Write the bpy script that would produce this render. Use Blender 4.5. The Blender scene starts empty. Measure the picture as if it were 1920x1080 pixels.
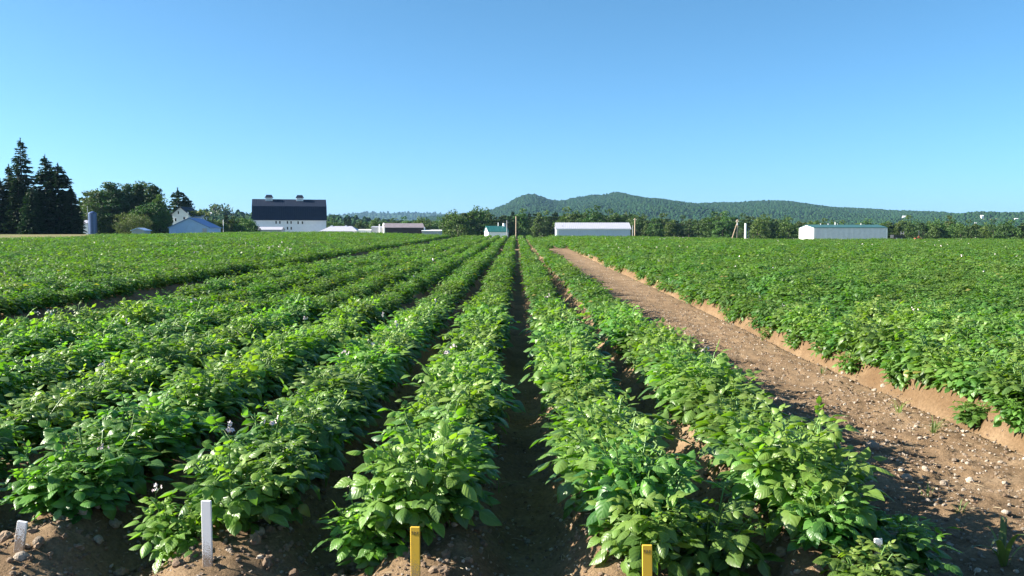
import bpy, math, random
import numpy as np
from mathutils import Vector, Matrix

# ------------------------------------------------------------------ camera, sky, sun, exposure
sc = bpy.context.scene
COL = sc.collection
EYE = 1.6
F = 1663.0                      # focal length in photo pixels (1920 wide)
PITCH = math.atan(100 / F)
YAW = math.radians(0.28)        # the rows' vanishing point sits a little right of the middle
cam = bpy.data.objects.new("camera", bpy.data.cameras.new("camera"))
COL.objects.link(cam)
cam.location = (0, 0, EYE)
cam.rotation_euler = (math.radians(90) - PITCH, 0, YAW)
cam.data.sensor_width = 36
cam.data.lens = 36 * F / 1920
cam.data.clip_end = 20000
sc.camera = cam

SUN_EL, SUN_AZ = math.radians(26), math.radians(-90.5)      # azimuth clockwise from +Y
SUN_DIR = Vector((math.sin(SUN_AZ) * math.cos(SUN_EL), math.cos(SUN_AZ) * math.cos(SUN_EL), math.sin(SUN_EL)))
world = bpy.data.worlds.new("World")
sc.world = world
world.use_nodes = True
wn = world.node_tree
sky = wn.nodes.new("ShaderNodeTexSky")
sky.sky_type = 'NISHITA'
sky.sun_disc = False
sky.sun_elevation = SUN_EL
sky.sun_rotation = SUN_AZ
sky.altitude = 150
sky.air_density = 0.65
sky.dust_density = 0.8
sky.ozone_density = 8.0
hsv = wn.nodes.new("ShaderNodeHueSaturation")
hsv.inputs["Hue"].default_value = 0.480
hsv.inputs["Saturation"].default_value = 0.99
wn.links.new(sky.outputs[0], hsv.inputs["Color"])
wn.links.new(hsv.outputs[0], wn.nodes["Background"].inputs[0])
wn.nodes["Background"].inputs[1].default_value = 0.066
sun = bpy.data.objects.new("sun", bpy.data.lights.new("sun", 'SUN'))
COL.objects.link(sun)
sun.data.energy = 5.0
sun.data.angle = math.radians(0.5)
sun.data.color = (1.0, 0.93, 0.80)
sun.rotation_euler = SUN_DIR.to_track_quat('Z', 'Y').to_euler()
sc.view_settings.view_transform = 'Standard'
sc.view_settings.look = 'None'
sc.view_settings.exposure = 1.75
sc.view_settings.gamma = 1.0
sc.cycles.max_bounces = 6
sc.cycles.transmission_bounces = 4
sc.cycles.volume_bounces = 0

RNG = np.random.default_rng(7)
random.seed(7)


# ------------------------------------------------------------------ helpers
def sstep(a, b, x):
    t = np.clip((x - a) / (b - a), 0, 1)
    return t * t * (3 - 2 * t)


def vnoise(x, y, seed=0):
    x = np.asarray(x, float); y = np.asarray(y, float)
    xi = np.floor(x); yi = np.floor(y)
    fx = x - xi; fy = y - yi
    fx = fx * fx * (3 - 2 * fx); fy = fy * fy * (3 - 2 * fy)

    def h(a, b):
        s = np.sin(a * 127.1 + b * 311.7 + seed * 74.7) * 43758.5453
        return s - np.floor(s)
    return ((h(xi, yi) * (1 - fx) + h(xi + 1, yi) * fx) * (1 - fy) + (h(xi, yi + 1) * (1 - fx) + h(xi + 1, yi + 1) * fx) * fy) * 2 - 1


def fbm(x, y, oct=4, seed=0, g=0.5):
    a, r = 1.0, 0
    for o in range(oct):
        r = r + a * vnoise(x * 2 ** o + o * 17.3, y * 2 ** o - o * 9.1, seed + o)
        a *= g
    return r


def at(px, py, Y):
    """the point of the photo pixel (px, py) on the vertical plane Y metres ahead"""
    u = (px - 960) / F
    v = (540 - py) / F
    cp, sp = math.cos(PITCH), math.sin(PITCH)
    a, cy, sy = cp + v * sp, math.cos(YAW), math.sin(YAW)
    d = (u * cy - a * sy, u * sy + a * cy, -sp + v * cp)
    k = Y / d[1]
    return d[0] * k, EYE + d[2] * k


def project(V):
    dz = V[..., 2] - EYE
    cp, sp = math.cos(PITCH), math.sin(PITCH)
    cy, sy = math.cos(YAW), math.sin(YAW)
    x, y = V[..., 0] * cy + V[..., 1] * sy, V[..., 1] * cy - V[..., 0] * sy
    dep = y * cp - dz * sp
    return 960 + x / dep * F, 540 - (y * sp + dz * cp) / dep * F


def X(px, Y): return at(px, 440, Y)[0]
def Z(py, Y): return at(960, py, Y)[1]


def mesh_np(name, V, Fq, mat, smooth=False, attrs=None, mats=None, midx=None):
    me = bpy.data.meshes.new(name)
    V = np.asarray(V, np.float32)
    if isinstance(Fq, np.ndarray):
        n, k = Fq.shape
        me.vertices.add(len(V)); me.vertices.foreach_set("co", V.ravel())
        me.loops.add(n * k); me.loops.foreach_set("vertex_index", Fq.astype(np.int32).ravel())
        me.polygons.add(n)
        me.polygons.foreach_set("loop_start", np.arange(n, dtype=np.int32) * k)
        me.update(calc_edges=True)
    else:
        me.from_pydata([tuple(map(float, v)) for v in V], [], [tuple(f) for f in Fq])
    for m in (mats or [mat]):
        me.materials.append(m)
    if midx is not None:
        me.polygons.foreach_set("material_index", np.asarray(midx, np.int32))
    me.polygons.foreach_set("use_smooth", np.full(len(me.polygons), smooth, dtype=bool))
    for k, (typ, arr) in (attrs or {}).items():
        a = me.attributes.new(k, typ, 'POINT')
        arr = np.asarray(arr, np.float32 if typ != 'INT' else np.int32)
        a.data.foreach_set("vector" if typ in ('FLOAT2', 'FLOAT_VECTOR') else "value", arr.ravel())
    me.update()
    return me


def link(name, data, parent=None, loc=(0, 0, 0), rot=(0, 0, 0), scl=1.0):
    o = bpy.data.objects.new(name, data)
    COL.objects.link(o)
    o.location = loc
    o.rotation_euler = rot
    o.scale = (scl,) * 3 if np.isscalar(scl) else scl
    if parent is not None:
        o.parent = parent
    return o


def tag(o, label=None, cat=None, group=None, kind=None):
    if label: o["label"] = label
    if cat: o["category"] = cat
    if group: o["group"] = group
    if kind: o["kind"] = kind
    return o


def thing(name, label, cat, loc=(0, 0, 0), rz=0, group=None):
    return tag(link(name, None, None, loc, (0, 0, rz)), label, cat, group)


class MB:
    """collects boxes, prisms and tubes for one mesh"""
    def __init__(s): s.v, s.f = [], []

    def add(s, vs, fs):
        n = len(s.v)
        s.v += [tuple(v) for v in vs]
        s.f += [tuple(i + n for i in f) for f in fs]
        return s

    def box(s, x0, x1, y0, y1, z0, z1):
        return s.add([(x0, y0, z0), (x1, y0, z0), (x1, y1, z0), (x0, y1, z0), (x0, y0, z1), (x1, y0, z1), (x1, y1, z1), (x0, y1, z1)],
                     [(0, 3, 2, 1), (4, 5, 6, 7), (0, 1, 5, 4), (1, 2, 6, 5), (2, 3, 7, 6), (3, 0, 4, 7)])

    def tube(s, pts, rad, n=8, cap=True):
        pts = [Vector(p) for p in pts]
        if np.isscalar(rad): rad = [rad] * len(pts)
        base = len(s.v)
        for i, p in enumerate(pts):
            t = (pts[min(i + 1, len(pts) - 1)] - pts[max(i - 1, 0)]).normalized()
            a = t.cross(Vector((0, 0, 1)) if abs(t.z) < 0.9 else Vector((1, 0, 0))).normalized()
            b = t.cross(a)
            for k in range(n):
                th = 2 * math.pi * k / n
                s.v.append(tuple(p + (a * math.cos(th) + b * math.sin(th)) * rad[i]))
        for i in range(len(pts) - 1):
            for k in range(n):
                s.f.append((base + i * n + k, base + i * n + (k + 1) % n, base + (i + 1) * n + (k + 1) % n, base + (i + 1) * n + k))
        if cap:
            s.f.append(tuple(base + k for k in range(n))[::-1])
            s.f.append(tuple(base + (len(pts) - 1) * n + k for k in range(n)))
        return s

    def extrude_y(s, poly, y0, y1):
        """a closed outline in (x, z), counter-clockwise seen from -y, pushed from y0 to y1"""
        n = len(poly)
        vs = [(x, y0, z) for x, z in poly] + [(x, y1, z) for x, z in poly]
        fs = [tuple(range(n)), tuple(range(2 * n - 1, n - 1, -1))]
        fs += [(i, i + n, (i + 1) % n + n, (i + 1) % n) for i in range(n)]
        return s.add(vs, fs)

    def extrude_x(s, poly, x0, x1):
        """a closed outline in (y, z) pushed from x0 to x1"""
        n = len(poly)
        vs = [(x0, y, z) for y, z in poly] + [(x1, y, z) for y, z in poly]
        fs = [tuple(range(n))[::-1], tuple(range(n, 2 * n))]
        fs += [(i, (i + 1) % n, (i + 1) % n + n, i + n) for i in range(n)]
        return s.add(vs, fs)

    def build(s, name, mat, parent=None, smooth=False, label=None):
        me = mesh_np(name, s.v, s.f, mat, smooth)
        o = link(name, me, parent)
        if label: o["label"] = label
        return o


# ------------------------------------------------------------------ materials
def new_mat(name):
    m = bpy.data.materials.new(name)
    m.use_nodes = True
    nt = m.node_tree
    return m, nt, nt.nodes["Principled BSDF"], lambda t: nt.nodes.new(t), nt.links.new


def ramp(nt, stops):
    r = nt.nodes.new("ShaderNodeValToRGB")
    cr = r.color_ramp
    while len(cr.elements) < len(stops): cr.elements.new(0.5)
    for e, (p, c) in zip(cr.elements, stops):
        e.position = p
        e.color = (*c, 1)
    return r


def plain(name, col, rough=0.6, var=0.12, scale=3.0, metal=0.0, bump=0.0, bscale=40, ribs=None, spec=0.5):
    """a paint, metal or wood surface with a little procedural unevenness; ribs=(axis, per metre) adds sheet ribs as bump"""
    m, nt, b, N, L = new_mat(name)
    tc = N("ShaderNodeTexCoord")
    no = N("ShaderNodeTexNoise")
    no.inputs["Scale"].default_value = scale
    no.inputs["Detail"].default_value = 6
    L(tc.outputs["Object"], no.inputs["Vector"])
    c = np.array(col)
    r = ramp(nt, [(0.25, tuple(c * (1 - var))), (0.75, tuple(np.minimum(c * (1 + var), 0.95)))])
    L(no.outputs[0], r.inputs[0])
    L(r.outputs[0], b.inputs["Base Color"])
    b.inputs["Roughness"].default_value = rough
    b.inputs["Metallic"].default_value = metal
    b.inputs["Specular IOR Level"].default_value = spec
    h = None
    if ribs:
        w = N("ShaderNodeTexWave")
        w.bands_direction = ribs[0]
        w.inputs["Scale"].default_value = ribs[1] * math.pi / 10 * 0.64
        L(tc.outputs["Object"], w.inputs["Vector"])
        h = w.outputs["Fac"]
    elif bump:
        n2 = N("ShaderNodeTexNoise")
        n2.inputs["Scale"].default_value = bscale
        L(tc.outputs["Object"], n2.inputs["Vector"])
        h = n2.outputs[0]
    if h is not None:
        bp = N("ShaderNodeBump")
        bp.inputs["Strength"].default_value = bump or 0.6
        bp.inputs["Distance"].default_value = 0.05 if ribs else 0.01
        L(h, bp.inputs["Height"])
        L(bp.outputs[0], b.inputs["Normal"])
    return m


def leaf_mat(name, dark, mid, young, trans=0.3, rough=0.45, veins=False, objvar=0.25, tcol=(1.6, 2.2, 0.5), spec=0.5, yellowing=False):
    m, nt, b, N, L = new_mat(name)
    geo = N("ShaderNodeNewGeometry")
    oi = N("ShaderNodeObjectInfo")
    r = ramp(nt, [(0.0, dark), (0.6, mid), (1.0, tuple(np.array(mid) * 1.25))])
    L(geo.outputs["Random Per Island"], r.inputs[0])
    ag = N("ShaderNodeAttribute"); ag.attribute_name = "age"
    mx = N("ShaderNodeMix"); mx.data_type = 'RGBA'
    L(ag.outputs["Fac"], mx.inputs["Factor"])
    L(r.outputs[0], mx.inputs["A"])
    mx.inputs["B"].default_value = (*young, 1)
    hv = N("ShaderNodeHueSaturation")
    mr = N("ShaderNodeMapRange")
    mr.inputs["To Min"].default_value = 1 - objvar
    mr.inputs["To Max"].default_value = 1 + objvar
    L(oi.outputs["Random"], mr.inputs["Value"])
    L(mr.outputs[0], hv.inputs["Value"])
    mh = N("ShaderNodeMapRange")
    mh.inputs["To Min"].default_value = 0.5 - 0.035 * objvar / 0.25
    mh.inputs["To Max"].default_value = 0.5 + 0.012 * objvar / 0.25
    ml = N("ShaderNodeMath"); ml.operation = 'FRACT'
    mu = N("ShaderNodeMath"); mu.operation = 'MULTIPLY'; mu.inputs[1].default_value = 7.31
    L(oi.outputs["Random"], mu.inputs[0]); L(mu.outputs[0], ml.inputs[0]); L(ml.outputs[0], mh.inputs["Value"])
    L(mh.outputs[0], hv.inputs["Hue"])
    L(mx.outputs["Result"], hv.inputs["Color"])
    col = hv.outputs[0]
    if yellowing:
        lt = N("ShaderNodeMath"); lt.operation = 'LESS_THAN'; lt.inputs[1].default_value = -0.5
        L(ag.outputs["Fac"], lt.inputs[0])
        ym = N("ShaderNodeMix"); ym.data_type = 'RGBA'
        L(lt.outputs[0], ym.inputs["Factor"]); L(col, ym.inputs["A"]); ym.inputs["B"].default_value = (0.27, 0.24, 0.07, 1)
        col = ym.outputs["Result"]
    if veins:
        at_ = N("ShaderNodeAttribute"); at_.attribute_name = "lu"
        sp = N("ShaderNodeSeparateXYZ")
        L(at_.outputs["Vector"], sp.inputs[0])
        ab = N("ShaderNodeMath"); ab.operation = 'ABSOLUTE'; L(sp.outputs[1], ab.inputs[0])
        m1 = N("ShaderNodeMath"); m1.operation = 'MULTIPLY_ADD'; m1.inputs[1].default_value = -1.6
        m0 = N("ShaderNodeMath"); m0.operation = 'MULTIPLY'; m0.inputs[1].default_value = 6.0
        L(sp.outputs[0], m0.inputs[0]); L(ab.outputs[0], m1.inputs[0]); L(m0.outputs[0], m1.inputs[2])
        pp = N("ShaderNodeMath"); pp.operation = 'PINGPONG'; pp.inputs[1].default_value = 0.5
        L(m1.outputs[0], pp.inputs[0])
        mi = N("ShaderNodeMapRange"); mi.inputs["From Max"].default_value = 0.13; mi.inputs["To Min"].default_value = 0.5; mi.inputs["To Max"].default_value = 0.0
        L(ab.outputs[0], mi.inputs["Value"])
        vm = N("ShaderNodeMix"); vm.data_type = 'RGBA'
        L(mi.outputs[0], vm.inputs["Factor"]); L(col, vm.inputs["A"]); vm.inputs["B"].default_value = (0.16, 0.30, 0.08, 1)
        col = vm.outputs["Result"]
        bp = N("ShaderNodeBump"); bp.inputs["Strength"].default_value = 0.25; bp.inputs["Distance"].default_value = 0.008
        L(pp.outputs[0], bp.inputs["Height"]); L(bp.outputs[0], b.inputs["Normal"])
    L(col, b.inputs["Base Color"])
    b.inputs["Roughness"].default_value = rough
    b.inputs["Specular IOR Level"].default_value = spec
    if trans > 0:
        tr = N("ShaderNodeBsdfTranslucent")
        tm = N("ShaderNodeMix"); tm.data_type = 'RGBA'; tm.blend_type = 'MULTIPLY'; tm.inputs["Factor"].default_value = 1
        L(col, tm.inputs["A"]); tm.inputs["B"].default_value = (*tcol, 1)
        L(tm.outputs["Result"], tr.inputs["Color"])
        ms = N("ShaderNodeMixShader"); ms.inputs[0].default_value = trans
        L(b.outputs[0], ms.inputs[1]); L(tr.outputs[0], ms.inputs[2])
        L(ms.outputs[0], nt.nodes["Material Output"].inputs["Surface"])
    return m


def soil_mat():
    m, nt, b, N, L = new_mat("soil")
    tc = N("ShaderNodeTexCoord")

    def noise(s, d=6, r=0.6):
        n = N("ShaderNodeTexNoise"); n.inputs["Scale"].default_value = s; n.inputs["Detail"].default_value = d; n.inputs["Roughness"].default_value = r
        L(tc.outputs["Object"], n.inputs["Vector"])
        return n
    n1, n2 = noise(2.2), noise(38, 8, 0.7)
    r1 = ramp(nt, [(0.3, (0.18, 0.122, 0.072)), (0.55, (0.265, 0.188, 0.115)), (0.75, (0.345, 0.262, 0.172))])
    r2 = ramp(nt, [(0.3, (0.6, 0.57, 0.54)), (0.6, (1.05, 1.0, 0.97)), (0.72, (1.35, 1.32, 1.28))])
    L(n1.outputs[0], r1.inputs[0]); L(n2.outputs[0], r2.inputs[0])
    mu = N("ShaderNodeMix"); mu.data_type = 'RGBA'; mu.blend_type = 'MULTIPLY'; mu.inputs["Factor"].default_value = 1
    L(r1.outputs[0], mu.inputs["A"]); L(r2.outputs[0], mu.inputs["B"])
    # the smooth orange-brown bank of the big field, and grass / dry hay on the land beyond
    a1 = N("ShaderNodeAttribute"); a1.attribute_name = "bank"
    m1 = N("ShaderNodeMix"); m1.data_type = 'RGBA'
    L(a1.outputs["Fac"], m1.inputs["Factor"]); L(mu.outputs["Result"], m1.inputs["A"])
    r3 = ramp(nt, [(0.3, (0.105, 0.062, 0.031)), (0.7, (0.165, 0.102, 0.054))])
    L(n2.outputs[0], r3.inputs[0]); L(r3.outputs[0], m1.inputs["B"])
    a2 = N("ShaderNodeAttribute"); a2.attribute_name = "cover"
    m2 = N("ShaderNodeMix"); m2.data_type = 'RGBA'
    n4 = noise(0.03)
    r4 = ramp(nt, [(0.4, (0.08, 0.12, 0.03)), (0.6, (0.22, 0.20, 0.09))])
    L(n4.outputs[0], r4.inputs[0])
    L(a2.outputs["Fac"], m2.inputs["Factor"]); L(m1.outputs["Result"], m2.inputs["A"]); L(r4.outputs[0], m2.inputs["B"])
    L(m2.outputs["Result"], b.inputs["Base Color"])
    b.inputs["Roughness"].default_value = 0.95
    b.inputs["Specular IOR Level"].default_value = 0.15
    n5 = noise(90, 6, 0.7)
    bp = N("ShaderNodeBump"); bp.inputs["Strength"].default_value = 0.9; bp.inputs["Distance"].default_value = 0.02
    L(n5.outputs[0], bp.inputs["Height"]); L(bp.outputs[0], b.inputs["Normal"])
    return m


def stone_mat(name, c0, c1, objvar=True):
    m, nt, b, N, L = new_mat(name)
    tc = N("ShaderNodeTexCoord"); oi = N("ShaderNodeObjectInfo")
    n = N("ShaderNodeTexNoise"); n.inputs["Scale"].default_value = 3; n.inputs["Detail"].default_value = 8
    L(tc.outputs["Object"], n.inputs["Vector"])
    ad = N("ShaderNodeMath"); ad.operation = 'ADD'
    hf = N("ShaderNodeMath"); hf.operation = 'MULTIPLY_ADD'; hf.inputs[1].default_value = 0.9; hf.inputs[2].default_value = -0.45
    L(oi.outputs["Random"], hf.inputs[0]); L(hf.outputs[0], ad.inputs[0]); L(n.outputs[0], ad.inputs[1])
    r = ramp(nt, [(0.1, c0), (0.9, c1)])
    L(ad.outputs[0], r.inputs[0]); L(r.outputs[0], b.inputs["Base Color"])
    b.inputs["Roughness"].default_value = 0.9
    bp = N("ShaderNodeBump"); bp.inputs["Strength"].default_value = 0.5; bp.inputs["Distance"].default_value = 0.05
    n2 = N("ShaderNodeTexNoise"); n2.inputs["Scale"].default_value = 12
    L(tc.outputs["Object"], n2.inputs["Vector"]); L(n2.outputs[0], bp.inputs["Height"]); L(bp.outputs[0], b.inputs["Normal"])
    return m


def stake_mat(name, col, dirt_from, dirt_to):
    """stake paint with soil splashed on its lower part"""
    m, nt, b, N, L = new_mat(name)
    tc = N("ShaderNodeTexCoord")
    n = N("ShaderNodeTexNoise"); n.inputs["Scale"].default_value = 260; n.inputs["Detail"].default_value = 4
    n2 = N("ShaderNodeTexNoise"); n2.inputs["Scale"].default_value = 22
    L(tc.outputs["Object"], n.inputs["Vector"]); L(tc.outputs["Object"], n2.inputs["Vector"])
    sp = N("ShaderNodeSeparateXYZ"); L(tc.outputs["Object"], sp.inputs[0])
    mr = N("ShaderNodeMapRange"); mr.inputs["From Min"].default_value = dirt_to; mr.inputs["From Max"].default_value = dirt_from
    mr.inputs["To Min"].default_value = 0.0; mr.inputs["To Max"].default_value = 0.62
    L(sp.outputs[2], mr.inputs["Value"])
    gt = N("ShaderNodeMath"); gt.operation = 'MULTIPLY_ADD'; gt.inputs[1].default_value = 0.35
    L(n2.outputs[0], gt.inputs[0]); L(n.outputs[0], gt.inputs[2])
    sb = N("ShaderNodeMath"); sb.operation = 'SUBTRACT'; L(mr.outputs[0], sb.inputs[0])
    of = N("ShaderNodeMath"); of.operation = 'SUBTRACT'; of.inputs[0].default_value = 0.98
    L(gt.outputs[0], of.inputs[1]); L(of.outputs[0], sb.inputs[1])
    cl = N("ShaderNodeMapRange"); cl.inputs["From Min"].default_value = 0.0; cl.inputs["From Max"].default_value = 0.12
    L(sb.outputs[0], cl.inputs["Value"])
    mx = N("ShaderNodeMix"); mx.data_type = 'RGBA'
    L(cl.outputs[0], mx.inputs["Factor"]); mx.inputs["A"].default_value = (*col, 1); mx.inputs["B"].default_value = (0.27, 0.19, 0.13, 1)
    L(mx.outputs["Result"], b.inputs["Base Color"])
    b.inputs["Roughness"].default_value = 0.7
    return m


M_SOIL = soil_mat()
M_LEAF = leaf_mat("potato_leaf", (0.034, 0.098, 0.024), (0.090, 0.200, 0.040), (0.175, 0.300, 0.055), trans=0.33, rough=0.40, veins=True, spec=0.55, yellowing=True, tcol=(1.9, 2.3, 0.4))
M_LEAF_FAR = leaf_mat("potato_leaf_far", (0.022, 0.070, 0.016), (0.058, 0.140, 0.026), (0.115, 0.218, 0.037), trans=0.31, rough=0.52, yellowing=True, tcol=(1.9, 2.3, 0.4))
M_STEM = plain("potato_stem", (0.10, 0.20, 0.04), 0.5)
M_PETAL = plain("petal", (0.80, 0.68, 0.68), 0.6, 0.05)
M_GRASS = leaf_mat("grass_blade", (0.05, 0.12, 0.025), (0.11, 0.20, 0.05), (0.2, 0.25, 0.09), trans=0.3, rough=0.5)
M_SPRUCE = leaf_mat("spruce_needles", (0.008, 0.022, 0.012), (0.016, 0.042, 0.018), (0.035, 0.075, 0.022), trans=0.08, rough=0.6, objvar=0.2, spec=0.3)
M_PINE = leaf_mat("pine_needles", (0.018, 0.040, 0.014), (0.035, 0.075, 0.024), (0.07, 0.12, 0.035), trans=0.12, rough=0.6, objvar=0.2, spec=0.3)
M_BROAD = leaf_mat("broad_leaves", (0.020, 0.050, 0.012), (0.042, 0.092, 0.020), (0.085, 0.14, 0.03), trans=0.2, rough=0.6, objvar=0.3, spec=0.3)
M_PINE_L = leaf_mat("light_pine_needles", (0.035, 0.065, 0.020), (0.062, 0.110, 0.034), (0.10, 0.155, 0.045), trans=0.12, rough=0.6, objvar=0.15, spec=0.3)
M_OLIVE = leaf_mat("olive_leaves", (0.06, 0.085, 0.03), (0.10, 0.13, 0.05), (0.14, 0.17, 0.06), trans=0.2, rough=0.6, spec=0.3)
M_BARE = plain("bare_twigs", (0.20, 0.17, 0.14), 0.9, 0.25)
M_BARK = plain("bark", (0.07, 0.055, 0.045), 0.9, 0.3, 8, bump=0.6)
M_FOREST = leaf_mat("forest_canopy", (0.007, 0.025, 0.010), (0.017, 0.050, 0.016), (0.03, 0.065, 0.02), trans=0.0, rough=0.9, objvar=0.20, spec=0.1)
M_HILL, _nt, _b, _N, _L = new_mat("hillside")
_a = _N("ShaderNodeAttribute"); _a.attribute_name = "hay"
_n = _N("ShaderNodeTexNoise"); _n.inputs["Scale"].default_value = 0.02; _n.inputs["Detail"].default_value = 8
_tc = _N("ShaderNodeTexCoord"); _L(_tc.outputs["Object"], _n.inputs["Vector"])
_r1 = ramp(_nt, [(0.35, (0.02, 0.05, 0.015)), (0.65, (0.045, 0.09, 0.025))]); _r2 = ramp(_nt, [(0.35, (0.36, 0.29, 0.13)), (0.65, (0.46, 0.38, 0.2))])
_L(_n.outputs[0], _r1.inputs[0]); _L(_n.outputs[0], _r2.inputs[0])
_m = _N("ShaderNodeMix"); _m.data_type = 'RGBA'
_L(_a.outputs["Fac"], _m.inputs["Factor"]); _L(_r1.outputs[0], _m.inputs["A"]); _L(_r2.outputs[0], _m.inputs["B"]); _L(_m.outputs["Result"], _b.inputs["Base Color"])
_b.inputs["Roughness"].default_value = 0.95; _b.inputs["Specular IOR Level"].default_value = 0.1
M_STONE = stone_mat("stone", (0.19, 0.145, 0.105), (0.52, 0.44, 0.36))
M_CLOD = stone_mat("clod", (0.16, 0.105, 0.068), (0.31, 0.22, 0.15))
M_STRAW = plain("straw", (0.42, 0.34, 0.22), 0.8)
M_WHITE = plain("white_paint", (0.86, 0.86, 0.85), 0.6, 0.06, 1.2)
M_WHITE_B = plain("white_boards", (0.84, 0.85, 0.86), 0.6, 0.06, 1.2, ribs=('Z', 5), bump=0.4)
M_NAVY = plain("navy_steel_roof", (0.010, 0.018, 0.040), 0.65, 0.15, 0.8, ribs=('X', 2.2), bump=0.5, spec=0.25)
M_DARKGLASS = plain("dark_window", (0.02, 0.022, 0.028), 0.15, 0.1)
M_BLUESTEEL = plain("blue_grey_steel", (0.32, 0.47, 0.72), 0.5, 0.08, 1.0, ribs=('X', 3), bump=0.4)
M_BLUEROOF = plain("blue_steel_roof", (0.10, 0.19, 0.42), 0.5, 0.08, 1.0)
M_SILO = plain("silo_steel", (0.07, 0.115, 0.25), 0.35, 0.1, 1.0, metal=0.2)
M_GALV = plain("galvanised_roof", (0.40, 0.40, 0.47), 0.5, 0.08, 0.8, ribs=('X', 3), bump=0.4)
M_GALVWALL = plain("galvanised_wall", (0.50, 0.56, 0.68), 0.5, 0.06, 0.8, ribs=('X', 3), bump=0.4)
M_RIBWALL = plain("ribbed_wall", (0.72, 0.72, 0.75), 0.5, 0.10, 1.5, ribs=('X', 1.3), bump=1.0)
M_TEAL = plain("teal_roof", (0.035, 0.11, 0.11), 0.5, 0.1, 0.8, ribs=('X', 2), bump=0.4)
M_DKTEAL = plain("dark_teal_roof", (0.02, 0.13, 0.12), 0.5, 0.1, 0.8, ribs=('X', 2), bump=0.4)
M_BROWNROOF = plain("purple_brown_roof", (0.20, 0.17, 0.19), 0.8, 0.2, 1.0)
M_BROWNWALL = plain("dark_brown_boards", (0.05, 0.038, 0.042), 0.8, 0.2, 1.0)
M_GREYWALL = plain("grey_boards", (0.38, 0.39, 0.43), 0.7, 0.12, 1.0)
M_POLE = plain("pole_wood", (0.36, 0.27, 0.19), 0.85, 0.2, 6)
M_POLEDK = plain("pole_dark", (0.20, 0.20, 0.21), 0.8, 0.2, 6)
M_METAL = plain("dull_metal", (0.32, 0.33, 0.35), 0.45, 0.1, 2, metal=0.6)
M_ORANGE = plain("orange_paint", (0.40, 0.10, 0.05), 0.5, 0.15, 3)
M_RUBBER = plain("rubber", (0.02, 0.02, 0.02), 0.8)
M_DKSTEEL = plain("dark_machine_paint", (0.03, 0.033, 0.04), 0.5, 0.2)
M_HAY = plain("hay_field", (0.42, 0.34, 0.17), 0.9, 0.15, 0.02)
M_INK = plain("ink", (0.03, 0.02, 0.015), 0.7, 0.0)
M_STAKEY = stake_mat("yellow_stake", (0.66, 0.42, 0.035), 0.08, 0.46)
M_STAKEW = stake_mat("white_stake", (0.78, 0.78, 0.79), 0.08, 0.34)
M_STAKEPALE = plain("pale_yellow_paint", (0.62, 0.58, 0.25), 0.7)

# ------------------------------------------------------------------ terrain
ROWS = {0: -2.265, 1: -1.335, 2: -0.405, 3: 0.52, 4: 1.44}
LEFT_ROWS = [-3.19, -4.11, -5.03, -5.95]
LEFT_BLOCK = [-8.55 - 0.9 * k for k in range(85)]
RIGHT_ROWS = [4.10 + 0.9 * k for k in range(100)]
ALL_ROWS = np.array(sorted(list(ROWS.values()) + LEFT_ROWS + LEFT_BLOCK + RIGHT_ROWS))
ALLEY0, ALLEY1 = 60.0, 63.5


def crest(x):
    return 112 + 48 * sstep(-38, -55, x) if np.isscalar(x) else 112 + 48 * sstep(-38, -55, np.asarray(x, float))


def base_h(x, y):
    x = np.asarray(x, float); y = np.asarray(y, float)
    corner = sstep(-34, -50, x)
    k = 1.0 + 0.42 * sstep(-4, -22, x) - 0.42 * sstep(6, 30, x) - 0.68 * corner
    yy = np.maximum(y - 7, 0)
    h = k * 0.0098 * np.minimum(yy, 106) * sstep(0, 14, yy)
    h += 0.05 * fbm(x / 9, y / 14, 2, 3) * sstep(12, 40, y)
    h += corner * 0.9 * sstep(92, 150, y)
    yc = crest(x)
    h -= 5.2 * sstep(yc + 3, yc + 110, y)
    h += 60 * sstep(1200, 6000, y) * 0
    return h


def ridge_h(x, y):
    x = np.asarray(x, float); y = np.asarray(y, float)
    i = np.clip(np.searchsorted(ALL_ROWS, x), 1, len(ALL_ROWS) - 1)
    d = np.minimum(np.abs(x - ALL_ROWS[i - 1]), np.abs(ALL_ROWS[i] - x))
    wob = 0.035 * vnoise(x * 2.3, y * 1.1, 5)
    prof = 1 - sstep(0.10, 0.40, d + wob)
    lip = (x > 3.4) & (x < RIGHT_ROWS[0])
    prof = np.where(lip, 1 - sstep(0.14, 0.30, d + wob + .05 * vnoise(y * 1.7, x * .3, 15) + .03 * vnoise(y * 6, x * 6, 16)), prof)          # the big field's edge is cut steep
    ends = sstep(3.25, 4.25, y + 0.12 * vnoise(x * 3, y * 3, 8)) * (1 - sstep(ALLEY0 - .3, ALLEY0 + .2, y) * (1 - sstep(ALLEY1 - .2, ALLEY1 + .3, y)) * (x > -8) * (x < 4))
    ends = ends * (1 - sstep(109, 111, y))
    return (0.215 + 0.025 * vnoise(x * 1.1, y * 1.7, 11)) * prof * ends


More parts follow.
